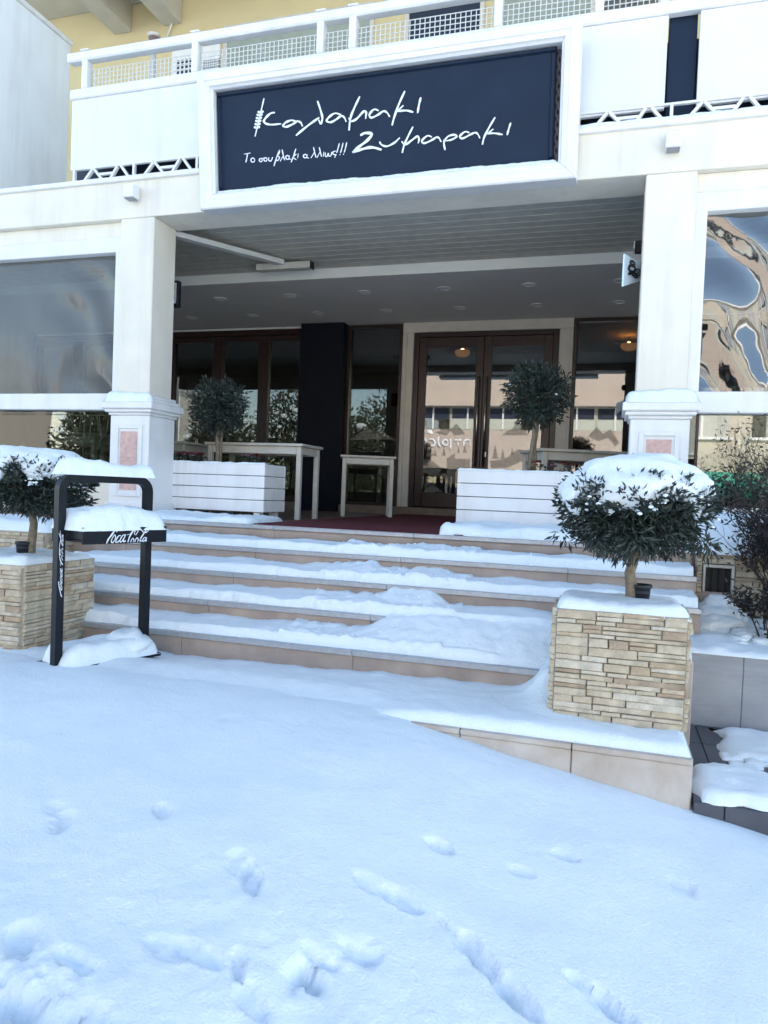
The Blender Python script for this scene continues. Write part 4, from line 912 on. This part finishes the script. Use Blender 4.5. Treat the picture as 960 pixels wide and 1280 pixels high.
# ------------------------------------------------------------------ tables and chairs
def table(p, rz, L, D, H, label):
    t = thing('table', label, 'table', (p[0], p[1], 0), 'cream wooden tables', rz); M = Matrix.Translation((p[0], p[1], 0)) @ Matrix.Rotation(rz, 4, 'Z')
    box('tabletop', -.025, L + .025, -.025, D + .025, H - .026, H, TABLEW, t, .004, M)
    for a in ((.05, L - .05, .01, .03), (.05, L - .05, D - .03, D - .01)): box('apron', *a, H - .105, H - .0265, TABLEW, t, .003, M)
    for a in ((.01, .03, .05, D - .05), (L - .03, L - .01, .05, D - .05)): box('apron', *a, H - .105, H - .0265, TABLEW, t, .003, M)
    for a in (0, L - .05):
        for b in (0, D - .05): box('leg', a, a + .05, b, b + .05, 0, H - .027, TABLEW, t, .005, M)
table((-4.02, 1.32), 0, 1.05, .5, .76, 'long cream wooden table behind the white planter with red flowers')
table((-5.35, 1.32), 0, 1.05, .5, .76, 'cream wooden table tucked behind the pedestal of the pillar')
table((-3.10, 2.85), R_(20), .62, .52, .74, 'small square cream table standing alone at the edge of the red carpet')
table((-.62, 1.42), R_(24), 1.0, .6, .77, 'cream wooden table behind the white planter beside the red carpet')
table((-6.3, .95), R_(-4), 1.25, .6, .80, 'grey-green table behind the clear curtain with string lights')
table((-8.2, .95), R_(3), 1.2, .6, .73, 'grey-green table deep behind the clear curtain')
table((.75, 1.0), 0, 1.2, .6, .73, 'cream table inside the glazed bay behind the bare shrub')
def chair(x, y, rz, label):
    t = thing('chair', label, 'chair', (x, y, .109), 'white wooden chairs', rz); M = Matrix.Translation((x, y, .109)) @ Matrix.Rotation(rz, 4, 'Z')
    box('seat', -.21, .21, -.2, .2, .43, .46, TABLEW, t, .01, M)
    for a in (-.2, .16):
        box('leg', a, a + .04, -.19, -.15, 0, .429, TABLEW, t, .004, M); box('leg', a, a + .04, .15, .19, 0, .95, TABLEW, t, .004, M)
    bm = bmesh.new(); bm_tube(bm, [M @ Vector((-.18 + .36 * k / 10, .17, .86 + .13 * math.sin(math.pi * k / 10))) for k in range(11)], .022, 8); bm_obj('backrest', bm, TABLEW, t, True)
    for k in range(4): box('spindle', -.11 + k * .065, -.09 + k * .065, .16, .18, .461, .93, TABLEW, t, .003, M)
    box('stretcher', -.16, .16, -.18, -.16, .2, .23, TABLEW, t, .003, M)
chair(-3.4, 5.9, R_(10), 'white wooden chair inside by the window next to the navy column')
chair(-5.1, 5.9, R_(170), 'white wooden chair inside behind the brown framed windows'); chair(-.1, 5.8, R_(0), 'white wooden chair inside by the window beside the entrance door')

# ------------------------------------------------------------------ drinks display stand
A0 = Vector(pz(70, 829, -.715)); A0.z = 0; A1 = Vector(py(182, 700, -1.52)); A1.z = 0
sdv = (A1 - A0); SL = sdv.length; rz = math.atan2(sdv.y, sdv.x); M = Matrix.Translation((A0.x, A0.y, 0)) @ Matrix.Rotation(rz, 4, 'Z')
ST = thing('display_stand', 'black metal drinks display stand with snowy tray in front of the steps', 'stand', (A0.x, A0.y, -.76), None, rz)
zt_ = .325; g = -.748
def rrect_tube(name, pts, w_, d_, m, parent):
    """bent rectangular tube in the local xz plane: w_ across in plane, d_ in y"""
    vs_, fs = [], []; pts = [Vector((a, 0, b)) for a, b in pts]; n_ = len(pts)
    for i, p in enumerate(pts):
        t = (pts[min(i + 1, n_ - 1)] - pts[max(i - 1, 0)]).normalized(); s = Vector((t.z, 0, -t.x))
        for a, b in ((-.5, -.5), (.5, -.5), (.5, .5), (-.5, .5)): vs_.append(M @ (p + s * w_ * a + Vector((0, d_ * b, 0))))
    for i in range(n_ - 1):
        for k in range(4): fs.append((4 * i + k, 4 * i + (k + 1) % 4, 4 * i + 4 + (k + 1) % 4, 4 * i + 4 + k))
    fs += [(3, 2, 1, 0), tuple(range(4 * n_ - 4, 4 * n_))]
    return mesh(name, vs_, fs, m, parent)
r = .07; arc1 = [(r - r * math.cos(a), zt_ - r + r * math.sin(a)) for a in np.linspace(0, math.pi / 2, 7)]; arc2 = [(SL - r + r * math.sin(a), zt_ - r + r * math.cos(a)) for a in np.linspace(0, math.pi / 2, 7)]
rrect_tube('frame', [(0, g + .02)] + arc1 + arc2 + [(SL, g + .02)], .045, .05, BLACK, ST)
tw = .3
tray = box('tray', .035, SL + .02, -.16, .13, -.03, -.015, BLACK, ST, .003, M)
box('tray_front', .035, SL + .02, -.175, -.1605, -.04, .055, BLACK, tray, .003, M); box('tray_back', .035, SL + .02, .1305, .145, -.04, .055, BLACK, tray, .003, M)
box('tray_side', .035, .05, -.16, .13, -.0145, .055, BLACK, tray, .003, M); box('tray_side', SL + .005, SL + .02, -.16, .13, -.0145, .055, BLACK, tray, .003, M)
box('base_plate', -.03, SL + .05, -.12, .17, g, g + .02, BLACK, ST, .004, M)
pillow('snow_cap', -.03, SL + .03, -.07, .07, zt_ + .018, .085, ST, 41, .06, .012, .4, .02, M)
pillow('snow_cap', .01, SL + .03, -.185, .15, .035, .125, ST, 42, .07, .014, .35, .025, M)
pillow('snow_cap', -.0, SL + .05, -.12, .18, g + .018, .1, ST, 43, .07, .018, .45, .012, M)
lump_b = bmesh.new(); lump_bm(lump_b, M @ Vector((SL - .1, .02, g + .06)), .14, 3, 3, .7); bm_obj('snow_mound', lump_b, SNOW, ST, True)
CC = [([(258, 152), (268, 130), (240, 125), (180, 185), (122, 245), (92, 298)], 24), ([(228, 186), (186, 236), (174, 282), (204, 286), (244, 238), (240, 196), (222, 188)], 14), ([(336, 200), (300, 204), (262, 248), (254, 284), (288, 282), (326, 254)], 16),
      ([(414, 192), (372, 200), (332, 250), (332, 285), (368, 270), (414, 202)], 14), ([(424, 184), (392, 250), (394, 284), (428, 268)], 16), ([(452, 192), (492, 184)], 11), ([(596, 196), (580, 172), (602, 138), (640, 126), (644, 152), (606, 200)], 11), ([(640, 112), (564, 138), (502, 208), (466, 292)], 22),
      ([(640, 114), (700, 124), (750, 164), (804, 164), (862, 124)], 13), ([(518, 294), (532, 262), (562, 240), (574, 262), (566, 292)], 12), ([(592, 294), (606, 258), (640, 236), (656, 264), (640, 292)], 12), ([(832, 72), (782, 150), (704, 240), (690, 280), (722, 272)], 18), ([(808, 236), (764, 238), (734, 284), (770, 280), (806, 240)], 12), ([(812, 236), (794, 282), (816, 276)], 12)]
def tray_pt(a, b): u = (105 + a / 13.71 - 83) / 110.; return M @ Vector((.035 + (SL - .015) * u, -.1765, .052 - (b - 95) / 205 * .09))
strokes('lettering', CC, tray_pt, LETTER, tray, .001, M.to_3x3() @ Vector((0, -1, 0)))
def leg_pt(a, b): # the same script, running up the upright
    u = (a - 92) / 770.; v = (b - 195) / 200.; return M @ Vector((v * .024 - .004, -.0265, -.34 + u * .37))
strokes('lettering', CC, leg_pt, LETTER, ST, .0005, M.to_3x3() @ Vector((0, -1, 0)))

# ------------------------------------------------------------------ string lights behind the low glazing
sl_ = thing('string_lights', 'pale wire string lights hanging behind the low glazing by the pillar', 'string lights', (-5.4, .62, .95))
rr = random.Random(12)
x = -6.8; k = 0
tube('main_wire', [(-6.9, .66, .96), (-6.2, .66, .945), (-5.4, .66, .955), (-4.6, .66, .96)], .004, CABLE, sl_, 5)
while x < -4.65:
    d = rr.uniform(.15, .34); w_ = rr.uniform(.1, .2); tube('wire', [(x, .66, .955), (x + w_ * .25, .67, .955 - d * .8), (x + w_ * .5, .66, .955 - d), (x + w_ * .8, .67, .955 - d * .7), (x + w_, .66, .955)], .0055, CABLE, sl_, 5)
    tube('wire', [(x + .03, .66, .955), (x + .05 + rr.uniform(-.05, .05), .665, .955 - d), (x + .02, .66, .955 - d * 1.5)], .005, CABLE, sl_, 5); x += w_ + rr.uniform(.0, .08)

# ------------------------------------------------------------------ bare shrub in the bed
def shrub(base, h_, n, spread, label, seed, leaves):
    t = thing('shrub', label, 'shrub', base); rr_ = random.Random(seed); bm = bmesh.new(); tips = []
    def grow(p, d, L_, r_, lvl):
        pts = [p]; q = p.copy(); dd = d.copy()
        for k in range(4):
            dd = (dd + Vector((rr_.uniform(-.25, .25), rr_.uniform(-.25, .25), rr_.uniform(-.1, .2)))).normalized(); q = q + dd * L_ / 4; pts.append(q.copy())
            if lvl < 3 and k > 0:
                for _ in range(2 if lvl < 2 else 1): grow(q.copy(), (dd + Vector((rr_.uniform(-1, 1), rr_.uniform(-1, 1), rr_.uniform(-.2, .8))) * .75).normalized(), L_ * rr_.uniform(.4, .65), r_ * .55, lvl + 1)
        bm_tube(bm, pts, [r_ * (1 - .18 * k) for k in range(5)], 4, False)
        tips.append(q)
    for i in range(n):
        a = rr_.uniform(0, 2 * math.pi); grow(Vector(base) + Vector((math.cos(a), math.sin(a), 0)) * .06, Vector((math.cos(a) * spread, math.sin(a) * spread, 1)).normalized(), h_ * rr_.uniform(.6, 1), .009, 0)
    bm_obj('branches', bm, TWIG, t)
    vs_, fs = [], []
    for tp in tips:
        if rr_.random() < leaves:
            for _ in range(3):
                p = tp + Vector((rr_.gauss(0, .02), rr_.gauss(0, .02), rr_.gauss(0, .025))); o = Vector((rr_.uniform(-1, 1), rr_.uniform(-1, 1), rr_.uniform(-.6, .8))).normalized(); s = o.orthogonal().normalized() * .007; b = len(vs_); vs_ += [p, p + o * .018 + s, p + o * .04, p + o * .018 - s]; fs.append((b, b + 1, b + 2, b + 3))
    if vs_: mesh('leaves', vs_, fs, LEAF2, t)
    return t
s1 = shrub((1.12, -.50, -.45), .62, 12, .32, 'dark twiggy shrub with small leaves in the snowy bed', 4, .6)
s2 = shrub((1.28, -.40, -.44), .85, 8, .3, 'taller bare twiggy shrub at the back of the snowy bed', 8, .3)
s3 = shrub((.92, -.6, -.47), .24, 8, .8, 'low bare twigs poking out of the snow beside the vent', 14, .5)
bm = bmesh.new(); rr = random.Random(8)
for i in range(46): 
    x, y = rr.uniform(.74, 1.35), rr.uniform(-.8, -.35); lump_bm(bm, (x, y, bed(x, y) + rr.uniform(-.015, .03)), rr.uniform(.02, .06), i, 3, .45)
tag(bm_obj('snow_clump', bm, SNOW, s1, True), kind='stuff')
bm = bmesh.new(); lump_bm(bm, (.70, -.18, -.40), .15, 71, 4, .8); lump_bm(bm, (.66, -.34, -.45), .15, 72, 4, .45)
dm = bm_obj('snow_drift', bm, SNOW, None, True); tag(dm, 'rounded drift of snow heaped in front of the basement vent', 'snow')

# ================================================================== ACROSS THE STREET (seen as reflections in the glass)
def opposite(x0, x1, y, h, m, label, floors, bays, seed, band=None):
    b = thing('opposite_building', label, 'building', ((x0 + x1) / 2, y - 4, -2)); box('wall', x0, x1, y - 9, y, -3, h, m, b, 0)
    fh = (h + 1.2) / floors; bw = (x1 - x0) / bays
    for f in range(floors):
        for k in range(bays):
            xa = x0 + k * bw + bw * .14; xb = x0 + (k + 1) * bw - bw * .14; za = -1.0 + f * fh + fh * .3; zb = -1.0 + f * fh + fh * .78
            wn = box('window', xa, xb, y + .002, y + .03, za, zb, GLASSB if (k + f + seed) % 3 else mat('blind', (.5, .5, .44), .7, .05), b, 0)
            box('sill', xa - .1, xb + .1, y + .002, y + .14, za - .1, za - .01, WHITE, wn, 0); box('frame_bar', (xa + xb) / 2 - .04, (xa + xb) / 2 + .04, y + .031, y + .06, za, zb, WHITE, wn, 0)
    box('roof_slab', x0 - .3, x1 + .3, y - 9.3, y + .6, h, h + .25, WHITE, b, 0)
    if band: box('awning', band[0], band[1], y + .01, y + 1.0, band[2], band[3], mat('awning_green', (.05, .35, .25), .6, .05), b, 0)
    return b
OB = mat('beige_render', (.5, .42, .355), .85, .05, 1.)
OC = mat('cream_facade', (.56, .5, .4), .85, .05, 1.)
ob = thing('opposite_building', 'pale beige low building across the street with a ribbon window and white letters', 'building', (-4.2, -25, -2)); box('wall', -10, 1., -30, -21, -3, 8.2, OB, ob, 0)
mir = lambda u, v, yo=-20.9: (lambda q: (q[0], yo, q[2]))(py(u, v, 2 * YB - yo))
zw0, zw1 = mir(560, 536)[2], mir(560, 509)[2]
for k in range(6):
    xa = -9.6 + k * 1.75; wn = box('window', xa, xa + 1.68, -20.998, -20.97, zw0, zw1, mat('pane_reflection_green', (.5, .52, .44), .5, .05) if k % 3 else GLASSB, ob, 0); box('upper_light', xa + .05, xa + 1.63, -20.969, -20.95, zw1 - .55, zw1 - .05, NAVYD, wn, 0); box('frame_bar', xa + .8, xa + .88, -20.949, -20.93, zw0, zw1, WHITE, wn, 0)  # pale green panes: the glass's pale reflection is put into their colour
box('ledge', -10.2, 1.2, -21, -20.4, zw1 + .02, zw1 + .25, OB, ob, 0); box('roof_slab', -10.3, 1.3, -30.3, -20.3, 8.2, 8.5, WHITE, ob, 0)
for k in range(4): xa = -9.4 + k * 2.6; box('shop_window', xa, xa + 2., -20.998, -20.96, -1.2, 1.6, GLASSB, ob, 0)
strokes('lettering', lett, lambda a, b: mir(500 + a / 6.857, 480 + b / 6.857), LETTER, ob, 0., (0, 1, 0))
opposite(1.6, 14, -21, 7.2, OC, 'cream yellow building across the street with a green awning', 3, 5, 2, (2, 6, .6, 1.4))
opposite(-46, -30, -30, 7, CREAM, 'white house far down across the street', 2, 5, 3)
for i, (x, y, s_) in enumerate(((-12, -17, 1.), (-15.5, -19, 1.25), (-19, -18, 1.05), (-22.5, -23, .9), (-11, -22, 1.3))):
    z = -2.2; t = thing('street_tree', ('snow-dusted evergreen across the street beside the beige building', 'tall snow-dusted evergreen across the street', 'round snow-dusted evergreen across the street', 'small evergreen far across the street', 'tall dark evergreen close behind the beige building')[i], 'tree', (x, y, z), 'trees across the street')
    c = Vector((x, y, z + 3.6 * s_)); trunk_part(t, (x, y, z), (x, y, c.z), .16, .09, 100 + i); limbs(t, (x, y, c.z - 1), c, (1.6 * s_, 1.6 * s_, 2.2 * s_), 12, i, .05)
    leaf_crown('crown', c, (1.9 * s_, 1.9 * s_, 2.6 * s_), 7000, .22, .1, mat('evergreen', (.045, .055, .028), .6, .4, 2.), t, 200 + i, .45); snow_clumps(t, c, (1.9 * s_, 1.9 * s_, 2.6 * s_), 26, i, (.1, .95), (.08, .26), .95)

ln = thing('lantern', 'small lantern with a dark cap standing behind the balcony rail', 'lantern', py(192, 60, 1.2))
p = Vector(py(192, 62, 1.2))
for nm, za, zb, r_, m_ in (('post', -.9, -.0, .03, CASING), ('glass', .001, .12, .05, mat('lantern_glass', (.2, .13, .12), .3, .2)), ('cap', .121, .15, .065, CASING)):
    tube(nm, [(p.x, 1.2, p.z + za), (p.x, 1.2, p.z + zb)], r_, m_, ln, 12)
